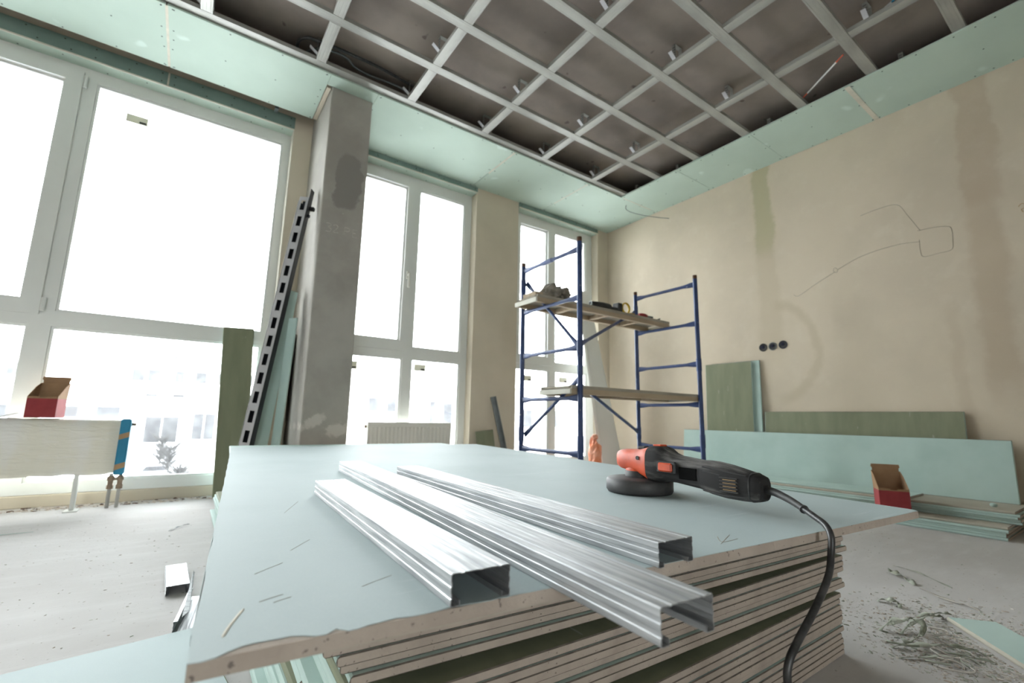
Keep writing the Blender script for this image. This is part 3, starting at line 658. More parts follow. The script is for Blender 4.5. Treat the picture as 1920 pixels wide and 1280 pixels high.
cp = [(.812, .348, .417), (.798, .328, .411), (.788, .310, .403), (.780, .301, .390), (.773, .300, .370), (.752, .298, .342), (.706, .299, .310), (.655, .300, .283), (.632, .302, .264), (.630, .304, .240), (.66, .31, .20), (.70, .33, .14), (.72, .36, .07), (.76, .40, .012), (.86, .42, .005), (1.02, .38, .005), (1.2, .25, .005), (1.3, .0, .005), (1.1, -.3, .005)]
gobj('power_cord', MB().tube(gw(smooth_path(cp, 8)), .0046, 10), 'cable')

# ------------------------------------------------------------------ blue scaffold tower
XA, XC, YA, YD = 1.990, 3.275, 2.085, 2.695
RZ = [1.650, 1.325, .998, .680, .338]; PT = 1.70
sc = empty('scaffold_tower', ((XA+XC)/2, (YA+YD)/2, 0), 'blue tubular scaffold tower with two plank decks in the corner', 'scaffold')
posts = {}
for nm, x, y, zt in (('A', XA, YA, 1.70), ('B', XA, YD, 1.685), ('C', XC, YA, 1.695), ('D', XC, YD, 1.685)):
    p = obj('post', MB().tube([(x, y, .012), (x, y, zt)], .0175, 14), 'blue', sc); posts[nm] = p
    obj('spigot', MB().tube([(x, y, zt), (x, y, zt+.03)], .0165, 14), 'rust', p)
    obj('foot_plate', MB().bbox((x-.05, y-.05, 0), (x+.05, y+.05, .012), .002), 'blue', p)
    for zc_ in ((1.53, .44) if nm in 'BD' else (.99, .40)): obj('sleeve', MB().tube([(x, y, zc_-.05), (x, y, zc_+.05)], .0205, 14), 'blue', p)
for x in (XA, XC):
    for z in RZ:
        ys = [YA+.014, YA+.05, YA+.11, YD-.11, YD-.05, YD-.014]
        obj('rung', MB().tube([(x, y, z) for y in ys], 0, 12, ab=[(.023, .007), (.021, .009), (.013, .013), (.013, .013), (.021, .009), (.023, .007)]), 'blue', sc)
obj('rung_sleeve', MB().tube([(XA, 2.36, RZ[0]), (XA, 2.47, RZ[0])], .0165, 12), 'blue', sc)
def brace(p, q):
    p, q = Vector(p), Vector(q); d = q-p; L = d.length
    ts = [0, .05/L, .12/L, 1-.12/L, 1-.05/L, 1]
    obj('brace', MB().tube([p+d*t for t in ts], 0, 10, ab=[(.020, .004), (.020, .005), (.0115, .0115), (.0115, .0115), (.020, .005), (.020, .004)]), 'blue', sc)
brace((XA+.024, YD-.01, 1.56), (XA+.024, YA+.025, 1.0)); brace((XA+.024, YD-.01, .43), (XA+.024, YA+.025, .81))
brace((XA+.02, YA+.02, 1.02), (XC-.024, YD-.01, 1.52)); brace((XA+.02, YA+.02, .76), (XC-.024, YD-.01, .45))
def deck(x0, x1, y0, y1, z, lab):
    d = empty('scaffold_deck', ((x0+x1)/2, (y0+y1)/2, z), lab, 'deck', 'scaffold decks')
    obj('plywood', MB().bbox((x0, y0+.004, z+.038), (x1, y1-.004, z+.052), .002), 'woodgrey', d)
    for y in (y0, y1-.03):
        r = obj('side_rail', MB().bbox((x0, y, z), (x1, y+.030, z+.0375), .003), 'wood', d)
        obj('rail_capping', MB().bbox((x0, y-.004, z+.034), (x1, y+.0285, z+.0545), .002), 'woodgrey', r)
    for x in (x0-.0125, x1-.0005): obj('end_rail', MB().bbox((x, y0, z+.001), (x+.013, y1, z+.032), .002), 'creamrail', d)
    for k in range(1, 4):
        xx = x0+(x1-x0)*k/4; obj('cross_batten', MB().bbox((xx-.02, y0+.032, z+.005), (xx+.02, y1-.032, z+.0375), .002), 'wood', d)
deck(XA-.085, XC+.10, 2.415, 2.665, RZ[1]+.024, 'upper plank deck of the blue scaffold carrying tools')
deck(XA-.05, XC+.015, 2.108, 2.415, RZ[3]+.024, 'lower empty plank deck of the blue scaffold')
DZ = RZ[1]+.024+.0548
# things on the upper deck
def lump(c, r, n1=14, n2=9, seed=0, rough=.35, flat=True):
    R = []; 
    for j in range(n2+1):
        ph = -math.pi/2 + math.pi*j/n2; ring = []
        for i in range(n1):
            a = 2*math.pi*i/n1; d = Vector((math.cos(ph)*math.cos(a), math.cos(ph)*math.sin(a), math.sin(ph)))
            k = 1 + rough*(noise.noise(d*2.2 + Vector((seed, seed*.7, 1)))*.9 + noise.noise(d*5 + Vector((seed, 3, seed)))*.5)
            z = d.z*r[2]*k + r[2]*.92
            ring.append((c[0]+d.x*r[0]*k, c[1]+d.y*r[1]*k, c[2]+max(z, 0)))
        R.append(ring)
    return MB().rings(R, 0, False, True)
rg = empty('rag_bundle', (2.11, 2.49, DZ), 'crumpled dusty grey cloth bundle on the upper scaffold deck', 'cloth')
obj('cloth', lump((2.10, 2.49, DZ), (.085, .070, .060), seed=3, rough=.5), 'rag', rg); obj('fold', lump((2.20, 2.475, DZ), (.055, .05, .055), seed=8, rough=.7), 'rag', rg)
tag(obj('timber_offcut', MB().bbox((1.915, 2.45, DZ), (1.985, 2.60, DZ+.03), .004), 'wood'), 'small brown timber offcut at the left end of the upper deck', 'timber')
dr = empty('cordless_drill', (2.66, 2.462, DZ), 'black cordless drill lying on the upper scaffold deck', 'drill')
obj('body', MB().rings([[(x, 2.462+math.cos(a)*r, DZ+.030+math.sin(a)*r) for a in [2*math.pi*k/14 for k in range(14)]] for x, r in ((2.462, .012), (2.475, .019), (2.55, .026), (2.60, .029), (2.66, .028), (2.68, .022))]), 'blk', dr)
obj('chuck', MB().rings([[(x, 2.462+math.cos(a)*r, DZ+.030+math.sin(a)*r) for a in [2*math.pi*k/12 for k in range(12)]] for x, r in ((2.485, .009), (2.495, .015), (2.462, .018))]), 'galvdark', dr)
obj('handle', MB().bbox((2.645, 2.442, DZ+.004), (2.755, 2.477, DZ+.036), .008), 'blk', dr); obj('battery', MB().bbox((2.745, 2.43, DZ), (2.80, 2.50, DZ+.078), .008), 'blk', dr)
tp = empty('tape_roll', (2.86, 2.46, DZ), 'yellow tape ring standing on the upper scaffold deck beside the drill', 'tape roll')
ring = lambda R_, r_, n=28, m=8: [[(2.865 + (R_+r_*math.cos(b))*math.cos(a), 2.46+r_*2*math.sin(b), DZ+.052+(R_+r_*math.cos(b))*math.sin(a)) for b in [2*math.pi*j/m for j in range(m)]] for a in [2*math.pi*i/n for i in range(n+1)]]
obj('tape', MB().rings(ring(.043, .006), 0, True, False), 'yellow', tp); obj('tape_end', MB().bbox((2.90, 2.445, DZ), (2.96, 2.475, DZ+.018), .003), 'yellow', tp)
sn = empty('snips', (3.10, 2.465, DZ), 'red handled metal snips on the upper scaffold deck', 'snips')
for s in (-1, 1):
    obj('grip', MB().tube(smooth_path([(3.00, 2.465+s*.03, DZ+.014), (3.05, 2.465+s*.035, DZ+.020), (3.12, 2.465+s*.012, DZ+.022)], 5), .012, 8), 'red', sn)
    obj('blade', MB().bbox((3.12, 2.465+s*.006-.005, DZ+.012), (3.21, 2.465+s*.006+.005, DZ+.03), .002), 'galvdark', sn)
ms = MB()
ms.add([(3.22, 2.47, DZ), (3.36, 2.46, DZ+.004), (3.37, 2.56, DZ+.002), (3.23, 2.57, DZ)], [(0, 1, 2, 3)]); ms.add([(3.22, 2.47, DZ+.002), (3.36, 2.46, DZ+.006), (3.37, 2.56, DZ+.004), (3.23, 2.57, DZ+.002)], [(3, 2, 1, 0)])
ms.prism([(3.25, DZ+.003), (3.36, DZ+.045), (3.372, DZ+.045), (3.33, DZ+.003)], 'y', 2.50, 2.504)
tag(obj('scrap_metal', ms, 'galvdark'), 'bent dark sheet metal scrap at the right end of the upper deck', 'scrap')

# ------------------------------------------------------------------ radiators
r1 = empty('wrapped_radiator', (-1.0, 3.57, 0), 'low radiator still wrapped in yellowed plastic film under the left window', 'radiator')
mb = MB(); nX, nZ = 70, 14
def wrapped(x0, x1, y0, y1, z0, z1):
    R = []
    for i in range(nX+1):
        x = x0+(x1-x0)*i/nX; ring = []; e = min(i, nX-i)/2.0; sh = .012 if e < 1 else 0
        pts = [(y0+sh, z0+.02), (y0+sh, z0+(z1-z0)*.3), (y0+sh, z0+(z1-z0)*.5), (y0+sh, z0+(z1-z0)*.7), (y0+sh, z1-.02), (y0+.018, z1-sh*.4), ((y0+y1)/2, z1-sh*.4), (y1-.018, z1-sh*.4), (y1-sh, z1-.02), (y1-sh, z0+.02), (y1-.02, z0+sh*.4), (y0+.02, z0+sh*.4)]
        for j, (y, z) in enumerate(pts):
            k = noise.noise(Vector((x*9, j*.9, 2)))*.006 + noise.noise(Vector((x*27, j*1.7, 5)))*.003
            ring.append((x, y + (k if j < 5 else 0), z + (k*1.2 if j >= 4 else 0)))
        R.append(ring)
    return MB().rings(R, 0, True, True)
obj('film_wrap', wrapped(-1.75, -.292, 3.505, 3.615, .192, .497), 'film', r1)
eg = obj('end_guard', MB().bbox((-.296, 3.500, .186), (-.248, 3.622, .502), .008), 'cyan', r1)
for z in (.225, .395):
    s = MB(); s.add([(-.295, 3.4995, z-.012), (-.249, 3.4995, z+.004), (-.249, 3.4995, z+.034), (-.295, 3.4995, z+.018)], [(0, 1, 2, 3)])
    s.add([(-.295, 3.499, z-.012), (-.249, 3.499, z+.004), (-.249, 3.499, z+.034), (-.295, 3.499, z+.018)], [(0, 1, 2, 3)]); obj('tape_strip', s, 'tape', eg)
for x in (-.452, -1.45): 
    lg = obj('support_leg', MB().bbox((x-.010, 3.54, .004), (x+.010, 3.58, .195), .002), 'pvc', r1); obj('foot_plate', MB().bbox((x-.03, 3.50, 0), (x+.03, 3.60, .004), .001), 'pvc', lg)
for x in (-.306, -.264):
    pp = obj('pipe', MB().tube([(x, 3.56, 0), (x, 3.56, .19)], .009, 12), 'pipe', r1)
    obj('valve', MB().lathe([(.016, .105), (.016, .125), (.012, .13), (.012, .15), (.017, .153), (.017, .17), (.011, .178)], 10, M=Matrix.Translation((x, 3.56, 0))), 'brass', pp)
obj('valve_link', MB().tube([(-.306, 3.56, .158), (-.264, 3.56, .158)], .006, 8), 'brass', r1)
obj('vent_plug', MB().tube([(-.248, 3.56, .47), (-.228, 3.56, .468)], .009, 10), 'brass', r1)

r2_ = empty('panel_radiator', (1.53, 3.63, 0), 'low ribbed enamel radiator standing before the middle window', 'radiator')
RA, RB, RY0, RY1, RZ0, RZ1 = 1.172, 1.888, 3.585, 3.665, .20, .498
P = [(RA, RY0)]
n = 20
for k in range(n):
    a = RA + .02 + (RB-RA-.04)*k/n; wv = (RB-RA-.04)/n
    P += [(a, RY0), (a+wv*.15, RY0-.006), (a+wv*.5, RY0-.006), (a+wv*.65, RY0)]
P += [(RB, RY0), (RB, RY0+.012), (RA, RY0+.012)]
obj('ribbed_panel', MB().prism(P, 'z', RZ0+.02, RZ1-.038), 'white', r2_)
obj('panel_edge', MB().bbox((RA, RY0-.005, RZ1-.04), (RB, RY0+.012, RZ1-.006), .003).bbox((RA, RY0-.005, RZ0), (RB, RY0+.012, RZ0+.022), .003), 'white', r2_)
obj('rear_panel', MB().bbox((RA, RY1-.014, RZ0), (RB, RY1, RZ1-.006), .003), 'white', r2_)
tg = MB().bbox((RA, RY0, RZ1-.008), (RB, RY1, RZ1), .002)
obj('top_grille', tg, 'white', r2_)
for x in (RA-.003, RB-.002): obj('side_cover', MB().bbox((x, RY0-.004, RZ0), (x+.005, RY1, RZ1), .002), 'white', r2_)
for x in (RA-.018, RB+.002): obj('plug', MB().tube([(x, 3.625, RZ1-.035), (x+.016, 3.625, RZ1-.035)], .011, 10), 'brass', r2_)
for x in (RA+.1, RB-.1): obj('support_leg', MB().bbox((x-.012, 3.61, 0), (x+.012, 3.64, RZ0+.02), .002), 'white', r2_)

# ------------------------------------------------------------------ open red cartons
def carton(M, label, s=1.0):
    b = empty('carton', None, label, 'box', 'open red screw cartons', M=M)
    w, d, h, bk = .108*s, .098*s, .098*s, .165*s; t = .0022
    o = lambda nm, mb, m, p=None: obj(nm, mb, m, p or b, M=M)
    o('bottom', MB().box((-w/2, 0, 0), (w/2, d, t)), 'kraft')
    f = MB().box((-w/2, 0, 0), (w/2, t, h*.9)); o('front_panel', f, 'red')
    o('front_rim', MB().box((-w/2, .0002, h*.9), (-w*.10, t, h)).box((w*.12, .0002, h*.9), (w/2, t, h)).box((-w*.10, .0002, h*.9), (w*.12, t, h*.935)), 'kraft')
    for sx in (-1, 1):
        x0, x1 = (-w/2, -w/2+t) if sx < 0 else (w/2-t, w/2)
        o('side_panel', MB().prism([(t, 0), (d, 0), (d, h*.9), (t, h*.9)], 'x', x0, x1), 'red')
        o('side_flap', MB().prism([(t, h*.9), (d, h*.9), (d+.012*s, bk), (d-.03*s, bk-.018*s), (t, h)], 'x', x0, x1), 'kraft')
    o('back_panel', MB().box((-w/2, d-t, 0), (w/2, d, h)), 'kraft')
    ld = o('lid', MB().add([(-w/2, d-t, h), (w/2, d-t, h), (w/2, d+.012*s, bk), (-w/2, d+.012*s, bk), (-w/2, d, h), (w/2, d, h), (w/2, d+.012*s+t, bk), (-w/2, d+.012*s+t, bk)],
        [(3, 2, 1, 0), (4, 5, 6, 7), (0, 1, 5, 4), (2, 3, 7, 6), (1, 2, 6, 5), (3, 0, 4, 7)]), 'kraft')
    o('tuck_flap', MB().prism([(-w/2+.006, bk-.014*s), (-w/2+.006, bk+.012*s), (-w/2, bk+.018*s), (-w/2+.003, bk+.030*s), (w/2-.003, bk+.030*s), (w/2, bk+.018*s), (w/2-.006, bk+.012*s), (w/2-.006, bk-.014*s)], 'y', d+.012*s, d+.012*s+t), 'kraft', ld)
    return b
carton(Matrix.Translation((-.638, 3.510, .5035)) @ Matrix.Rotation(math.radians(-10), 4, 'Z'), 'open red carton standing on the wrapped radiator', 1.17)
carton(Matrix.Translation((3.362, .955, .0632)) @ Matrix.Rotation(math.radians(-62), 4, 'Z'), 'open red carton on the low pile beside the right wall', 1.3)
tray = MB(); tray.prism([(-.95, .503), (-.79, .503), (-.725, .527), (-.733, .527), (-.795, .5065), (-.95, .5065)], 'y', 3.50, 3.60)
tag(obj('paint_tray', tray, 'rackface', M=None), 'flat pale metal tray on the wrapped radiator beside the carton', 'tray')

# ------------------------------------------------------------------ things leaning by the column
def lean(bottom, top, wdir, w, t, label, face, back, name='plasterboard_strip', cat='plasterboard', group=None):
    """sheet whose long axis runs bottom->top; wdir is its width direction, local +z is the face side"""
    b, tp_ = Vector(bottom), Vector(top); ly = (tp_-b); L = ly.length; ly.normalize()
    lx = Vector(wdir); lx = (lx - ly*lx.dot(ly)).normalized(); lz = lx.cross(ly)
    M = Matrix(((lx.x, ly.x, lz.x, b.x), (lx.y, ly.y, lz.y, b.y), (lx.z, ly.z, lz.z, b.z), (0, 0, 0, 1)))
    return tag(put(name, gyp(w, L, face, back, t), M), label, cat, group)
lean((.205, 3.655, .0), (.155, 3.742, 1.140), (1, 0, 0), .188, T, 'olive brown board strip standing upright against the left window', 'olive', 'teal')
lean((.335, 3.360, .0), (.462, 3.385, 1.395), (1, .30, 0), .095, T, 'taller pale green board strip leaning on the column', 'teal', 'olive')
lean((.468, 3.350, .0), (.512, 3.345, 1.185), (.55, -.85, 0), .075, T, 'shorter pale green board strip leaning in front of the taller one', 'teal', 'teal')
lean((.52, 3.45, .0), (.566, 3.46, 1.10), (.1, 1, 0), .16, T, 'grey-brown board strip tucked behind the green strips at the column', 'core', 'core')
# black perforated cable tray leaning on the column's left face
lb, lt = Vector((.247, 3.255, .0)), Vector((.482, 3.235, 2.015)); ly = (lt-lb); LL = ly.length; ly.normalize()
lx = Vector((1, -.75, 0)); lx = (lx-ly*lx.dot(ly)).normalized(); lz = lx.cross(ly)
LM = Matrix(((lx.x, ly.x, lz.x, lb.x), (lx.y, ly.y, lz.y, lb.y), (lx.z, ly.z, lz.z, lb.z), (0, 0, 0, 1)))
lad = empty('cable_tray', None, 'tall slotted cable tray, pale face and black side, leaning on the column', 'cable tray', M=LM)
NS = 17; pitch_ = LL/NS; wv = .062
ys_ = [0]
for k in range(NS): ys_ += [k*pitch_+pitch_*.18, k*pitch_+pitch_*.78]
ys_ += [LL]
mb = MB()                                                               # slotted face: plate() works in x/z, so turn it
pl = MB().plate([0, .016, .046, wv], ys_, lambda x, z: not (.016 < x < .046 and any(k*pitch_+pitch_*.18 < z < k*pitch_+pitch_*.78 for k in range(NS))), -.0015, .0015)
mb.add([(v.x, v.z, -v.y) for v in pl.v], pl.f)
obj('slotted_face', mb, 'rackface', lad, M=LM)
obj('side_flange', MB().bbox((wv, 0, -.045), (wv+.004, LL+.065, .0015), .001), 'rack', lad, M=LM)
obj('side_flange', MB().bbox((-.004, 0, -.045), (0, LL-.03, .0015), .001), 'rack', lad, M=LM)
obj('inner_back', MB().bbox((0, 0, -.046), (wv, LL-.01, -.043), .0008), 'rack', lad, M=LM)
obj('hook', MB().bbox((wv+.004, LL-.085, -.04), (wv+.040, LL-.060, -.015), .003).bbox((wv+.004, LL-.14, -.03), (wv+.022, LL-.118, -.015), .002), 'rack', lad, M=LM)
# by the middle pier
n_, f_ = Vector((2.50, 3.55, .0)), Vector((2.338, 3.62, .742))
tag(put('steel_profile', profile_mesh('steel_profile', (f_-n_).length, 'galvdark', t=.001, w=.05), frame(n_, f_-n_, (-.35, -1, -.2))), 'dark steel profile leaning on the pier right of the bare radiator', 'metal profile')
lean((2.215, 3.60, .0), (2.170, 3.645, .42), (1, 0, 0), .19, T, 'small olive board offcut leaning on the pier behind the dark profile', 'olive', 'teal')
# corner: white plank and orange bag
wp = empty('white_panel', (3.76, 3.55, 0), 'tall white plank leaning in the window corner behind the scaffold', 'plank')
def quadprism(name, Pb, Pt, th, mat, par):
    b0, b1 = map(Vector, Pb); t0, t1 = map(Vector, Pt); nrm = (b1-b0).cross(t0-b0).normalized()*th
    obj(name, MB().add([b0, b1, t1, t0, b0+nrm, b1+nrm, t1+nrm, t0+nrm], [(3, 2, 1, 0), (4, 5, 6, 7), (0, 1, 5, 4), (1, 2, 6, 5), (2, 3, 7, 6), (3, 0, 4, 7)]), mat, par)
quadprism('plank_face', ((3.60, 3.42, 0), (3.86, 3.38, 0)), ((3.455, 3.62, 1.96), (3.58, 3.61, 1.98)), -.03, 'pvc', wp)
quadprism('plank_lip', ((3.575, 3.44, 0), (3.597, 3.418, 0)), ((3.436, 3.64, 1.95), (3.452, 3.622, 1.955)), -.05, 'white', wp)
bgm = lump((3.325, 3.285, 0), (.062, .06, .19), n1=16, n2=12, seed=9, rough=.55)
ob = empty('plastic_bag', (3.325, 3.285, 0), 'orange plastic bag on the floor behind the scaffold by the white plank', 'bag')
obj('bag_body', bgm, 'bag', ob); obj('bag_neck', lump((3.328, 3.285, .35), (.035, .03, .03), n1=10, n2=6, seed=2), 'bag', ob)

# ------------------------------------------------------------------ boards along the right wall
def low(k, x0, x1, y0, y1, z, label):
    M = Matrix.Translation((x0, y0, z)); return sheet(M, x1-x0, y1-y0, label, face='teal' , back='olive', group='boards piled along the right wall')
Rp = random.Random(5); LOWN = 5; UPN = 5
for k in range(LOWN):
    o = sheet(Matrix.Translation((3.345+Rp.uniform(-.004, .006) + (.012 if k == LOWN-1 else 0), .515+Rp.uniform(-.012, .012), k*T)) , .585, 2.1,
        '%s board from the floor in the wider lower part of the pile along the wall' % ORD[k+1].capitalize() if k else 'lowest board on the floor in the pile along the right wall', 'paperback' if k == LOWN-1 else 'teal', 'olive', 'boards piled along the right wall')
for k in range(UPN):
    sheet(Matrix.Translation((3.50+Rp.uniform(-.006, .006)+(-.012 if k == 2 else 0), .495+Rp.uniform(-.012, .012), (LOWN+k)*T)), .44, 2.1,
        '%s board up in the narrower upper part of the pile along the wall' % ORD[k+1], 'paperback' if k == UPN-1 else 'teal', 'olive', 'boards piled along the right wall')
ZP = (LOWN+UPN)*T
sheet(Matrix.Translation((3.53, .93, ZP)), .26, 1.6, 'shorter pale board lying on top of the pile along the right wall', 'teal', 'olive', 'boards piled along the right wall')
tag(obj('chalk_piece', lump((3.62, .60, ZP), (.016, .016, .011), 10, 6, 4, .1), 'teal'), 'small pale green lump on top of the wall pile', 'crumb')
# long boards on edge, leaning on the wall
lean((3.845, .530, ZP+.0005), (3.880, .530, ZP+.350), (0, 1, 0), 2.13, T, 'long pale green board on edge against the right wall', 'teal', 'teal', 'plasterboard_sheet')
lean((3.878, .720, ZP+.0005), (3.930, .720, .640), (0, 1, 0), 1.205, T, 'long olive board on edge behind the long green one', 'teal', 'olive', 'plasterboard_sheet')
lean((3.890, 2.005, ZP+.0005), (3.925, 2.005, 1.07), (0, 1, 0), .43, T, 'square olive board standing against the wall beside the scaffold', 'teal', 'olive', 'plasterboard_sheet')
lean((3.906, 1.945, ZP+.0005), (3.944, 1.945, 1.075), (0, 1, 0), .44, T, 'green board showing as a strip behind the square olive board', 'teal', 'teal', 'plasterboard_sheet')

# ------------------------------------------------------------------ floor clutter
lean((-1.05, 1.335, .0131), (-.990, .890, .0131), (1, .135, 0), 1.15, T, 'pale green board lying flat on the floor left of the pile', 'olive', 'topface', 'plasterboard_sheet')
def bit(near, far, label, tilt=0, flip=True):
    n, f = Vector((*near, .0005)), Vector((*far, .0005)); d = f-n
    return tag(put('profile_offcut', profile_mesh('profile_offcut', d.length, 'steel', flip=flip, t=.0008), frame(n, d, (0, 0, 1))), label, 'metal offcut', 'profile offcuts on the floor')
bit((.042, 1.81), (.034, 2.05), 'short steel profile offcut lying web up on the floor, the farther of two')
o = bit((.064, 1.505), (.100, 1.76), 'short steel profile offcut lying open side up on the floor, the nearer of two', flip=False)
sl = empty('steel_sliver', (.07, 1.62, .03), 'thin bent steel sliver sticking out of the nearer offcut', 'metal sliver')
mbs = MB(); mbs.add([(.075, 1.79, .066), (.079, 1.79, .064), (.068, 1.56, .030), (.052, 1.53, .0285)], [(0, 1, 2, 3)]); mbs.add([(.075, 1.79, .0645), (.079, 1.79, .0625), (.068, 1.56, .0285), (.052, 1.53, .027)], [(3, 2, 1, 0)])
obj('blade', mbs, 'steel', sl)
# offcut strip, torn papers and rubble on the right
off = lean((1.841, .436, .0131), (1.47, .122, .0131), (.646, -.764, 0), .12, T, 'narrow pale board offcut on the floor among the rubble', 'paperback', 'teal', 'board_offcut')
def paper(pts, w, label, curl=.0, mat='paperstrip'):
    P = smooth_path(pts, 6); mb = MB(); L = []
    for i, p in enumerate(P):
        t = (P[min(i+1, len(P)-1)]-P[max(i-1, 0)]).normalized(); s = Vector((-t.y, t.x, 0)).normalized(); k = math.sin(i*.7)*curl
        p = Vector((p.x, p.y, .001 + (p.z-.001)*.6))
        ww = .5*w*(.6+.4*math.sin(math.pi*min(1, i/len(P)*1.3+.15)))
        a = p - s*ww/2 + Vector((0, 0, max(0, k))); b = p + s*ww/2 + Vector((0, 0, max(0, -k)))
        L.append([a, b, b+Vector((0, 0, .0009)), a+Vector((0, 0, .0009))])
    mb.rings(L, 0, True, True)
    return tag(obj('paper_scrap', mb, mat), label, 'paper scrap', 'torn board paper on the floor right of the pile')
paper([(1.60, .52, .001), (1.64, .50, .03), (1.68, .47, .045), (1.66, .44, .04), (1.60, .44, .015), (1.56, .46, .003)], .03, 'curled loop of torn board paper at the foot of the tall pile', .01)
paper([(1.51, .47, .001), (1.56, .43, .012), (1.61, .39, .016), (1.645, .36, .010), (1.655, .325, .001)], .022, 'long torn paper curl running from the pile to the bottom edge', .006)
paper([(1.46, .44, .001), (1.53, .39, .006), (1.59, .35, .008), (1.62, .305, .004)], .014, 'thin torn paper ribbon beside the long paper curl', .004)
paper([(1.62, .48, .002), (1.70, .475, .02), (1.78, .46, .026), (1.83, .455, .014), (1.86, .45, .002)], .020, 'tangled torn paper strip crossing behind the rubble', .008)
paper([(1.74, .50, .002), (1.80, .475, .018), (1.87, .455, .012), (1.91, .44, .002)], .016, 'second tangled paper strip behind the rubble', .006)
paper([(2.26, .68, .001), (2.22, .66, .012), (2.19, .62, .006), (2.14, .58, .002)], .04, 'dark folded paper scrap on the open floor right of the pile', .012)
paper([(2.12, .56, .001), (2.06, .49, .004), (2.04, .43, .006), (2.03, .40, .001)], .022, 'curved paper strip on the open floor in front of the wall pile', .003, 'dustchip')
paper([(2.36, .70, .001), (2.33, .62, .004), (2.27, .56, .005), (2.22, .50, .001)], .012, 'thin paper sliver farthest out on the floor right of the pile', .002)
paper([(1.85, .60, .001), (1.87, .575, .010), (1.86, .55, .012), (1.84, .54, .002)], .03, 'dark green curled scrap close to the tall pile corner', .01)
paper([(1.88, .20, .001), (1.86, .235, .018), (1.88, .26, .022), (1.92, .25, .012), (1.94, .20, .002)], .026, 'curled green paper loop beside the narrow offcut', .01)
paper([(.0, 2.75, .001), (.03, 2.80, .006), (.06, 2.83, .008), (.08, 2.86, .001)], .010, 'thin grey scrap on the floor left of the pile', .003, 'galvdark')
paper([(-.75, 3.02, .001), (-.62, 3.02, .002), (-.50, 3.03, .001)], .018, 'flat green strip on the floor at the left edge', 0, 'teal')
Rc = random.Random(33); mb = MB()                                       # fine shreds mixed into the dust
for _ in range(18):
    x, y = Rc.uniform(1.50, 1.72), Rc.uniform(.26, .50); a = Rc.uniform(0, 6.28); r = Rc.uniform(.010, .028)
    if (x-1.841)*.646-(y-.436)*.764 > -.04: continue
    P = smooth_path([(x+r*math.cos(a+t*.9)*(1+.2*t), y+r*math.sin(a+t*.9)*(1+.2*t), .002+.010*math.sin(t*.75)) for t in range(5)], 5)
    mb.tube(P, 0, 4, mi=Rc.choice((0, 0, 1)), ab=[(Rc.uniform(.0012, .0025), .0005)]*len(P))
tag(obj('paper_shreds', mb, ('paperstrip', 'dustchip', 'teal')), 'tangle of fine torn paper shreds in the dust by the pile', 'paper shreds', kind='stuff')
Rq = random.Random(21); mb = MB()
def chip(x, y, s):
    a = Rq.uniform(0, 6.28); ca, sa = math.cos(a), math.sin(a); l, w, h = s*Rq.uniform(.5, 1.6), s*Rq.uniform(.3, .8), s*Rq.uniform(.15, .5)
    V = [(-l, -w, 0), (l, -w*.6, 0), (l*.8, w, 0), (-l*.7, w*.8, 0), (-l*.8, -w*.7, h), (l*.7, -w*.4, h*.8), (l*.5, w*.6, h), (-l*.5, w*.6, h*.7)]
    mb.add([(x+ca*p[0]-sa*p[1], y+sa*p[0]+ca*p[1], p[2]+.0002) for p in V], [(4, 5, 6, 7), (0, 1, 5, 4), (1, 2, 6, 5), (2, 3, 7, 6), (3, 0, 4, 7)], Rq.choice((0, 0, 0, 1, 2)))
for _ in range(5200):
    x, y = Rq.gauss(1.70, .17), Rq.gauss(.32, .14)
    if y > .50 and x < 1.44 or x < 1.42: continue
    al = -(x-1.841)*.764-(y-.436)*.646; ac = (x-1.841)*.646-(y-.436)*.764
    if -.01 < al < .50 and -.012 < ac < .132: continue
    chip(x, y, Rq.choice((.0015, .002, .003, .005)))
for _ in range(900):
    x, y = Rq.uniform(1.5, 3.1), Rq.uniform(-.1, 1.6)
    chip(x, y, Rq.choice((.0015, .002, .003)))
tag(obj('rubble', mb, ('dustchip', 'core', 'paperstrip')), 'gypsum crumbs and dust scattered over the floor right of the pile', 'rubble', kind='stuff')
mb = MB()
for _ in range(900): chip(Rq.uniform(-1.9, .14), Rq.uniform(1.53, 3.5), Rq.choice((.0012, .0018, .003)))
tag(obj('rubble', mb, ('dustchip', 'core', 'paperstrip')), 'sparse gypsum crumbs on the floor left of the pile', 'rubble', kind='stuff')
mb = MB()
for _ in range(900):
    chip(Rq.uniform(-2.5, .2), Rq.uniform(3.62, 3.735), Rq.choice((.004, .006, .010, .014)))
tag(obj('plaster_crumbs', mb, ('debriswhite', 'dustchip', 'rust')), 'plaster crumbs along the foot of the left window', 'crumbs', kind='stuff')

# ------------------------------------------------------------------ outside: street and buildings
tag(obj('street', MB().box((-160, -170, -7.4), (160, 170, -7.2)), 'street'), 'pale snowy street and yard outside the windows', 'ground', kind='structure')
def building(x0, x1, y, z1, dep, label, mat, rows, extras=(), par=None):
    b = empty('apartment_building', ((x0+x1)/2, y+dep/2, -7.2), label, 'building')
    obj('facade', MB().box((x0, y, -7.2), (x1, y+dep, z1)), mat, b)
    obj('parapet', MB().box((x0-.15, y-.15, z1), (x1+.15, y+.15, z1+.35)), mat, b)
    for (a, c, zb, zt) in rows:
        w = obj('window', MB().box((a, y-.10, zb), (c, y-.02, zt)), 'facade', b)
        nsp = max(1, round((c-a)/1.6))
        for k in range(nsp):
            u = a+(c-a)*k/nsp; obj('pane', MB().box((u+.07, y-.13, zb+.07), (u+(c-a)/nsp-.07, y-.101, zt-.07)), 'farglass', w)
    for (a, c, zb, zt, m_) in extras: obj('roof_box', MB().box((a, y+1.5, zb), (c, y+5, zt)), m_, b)
    return b
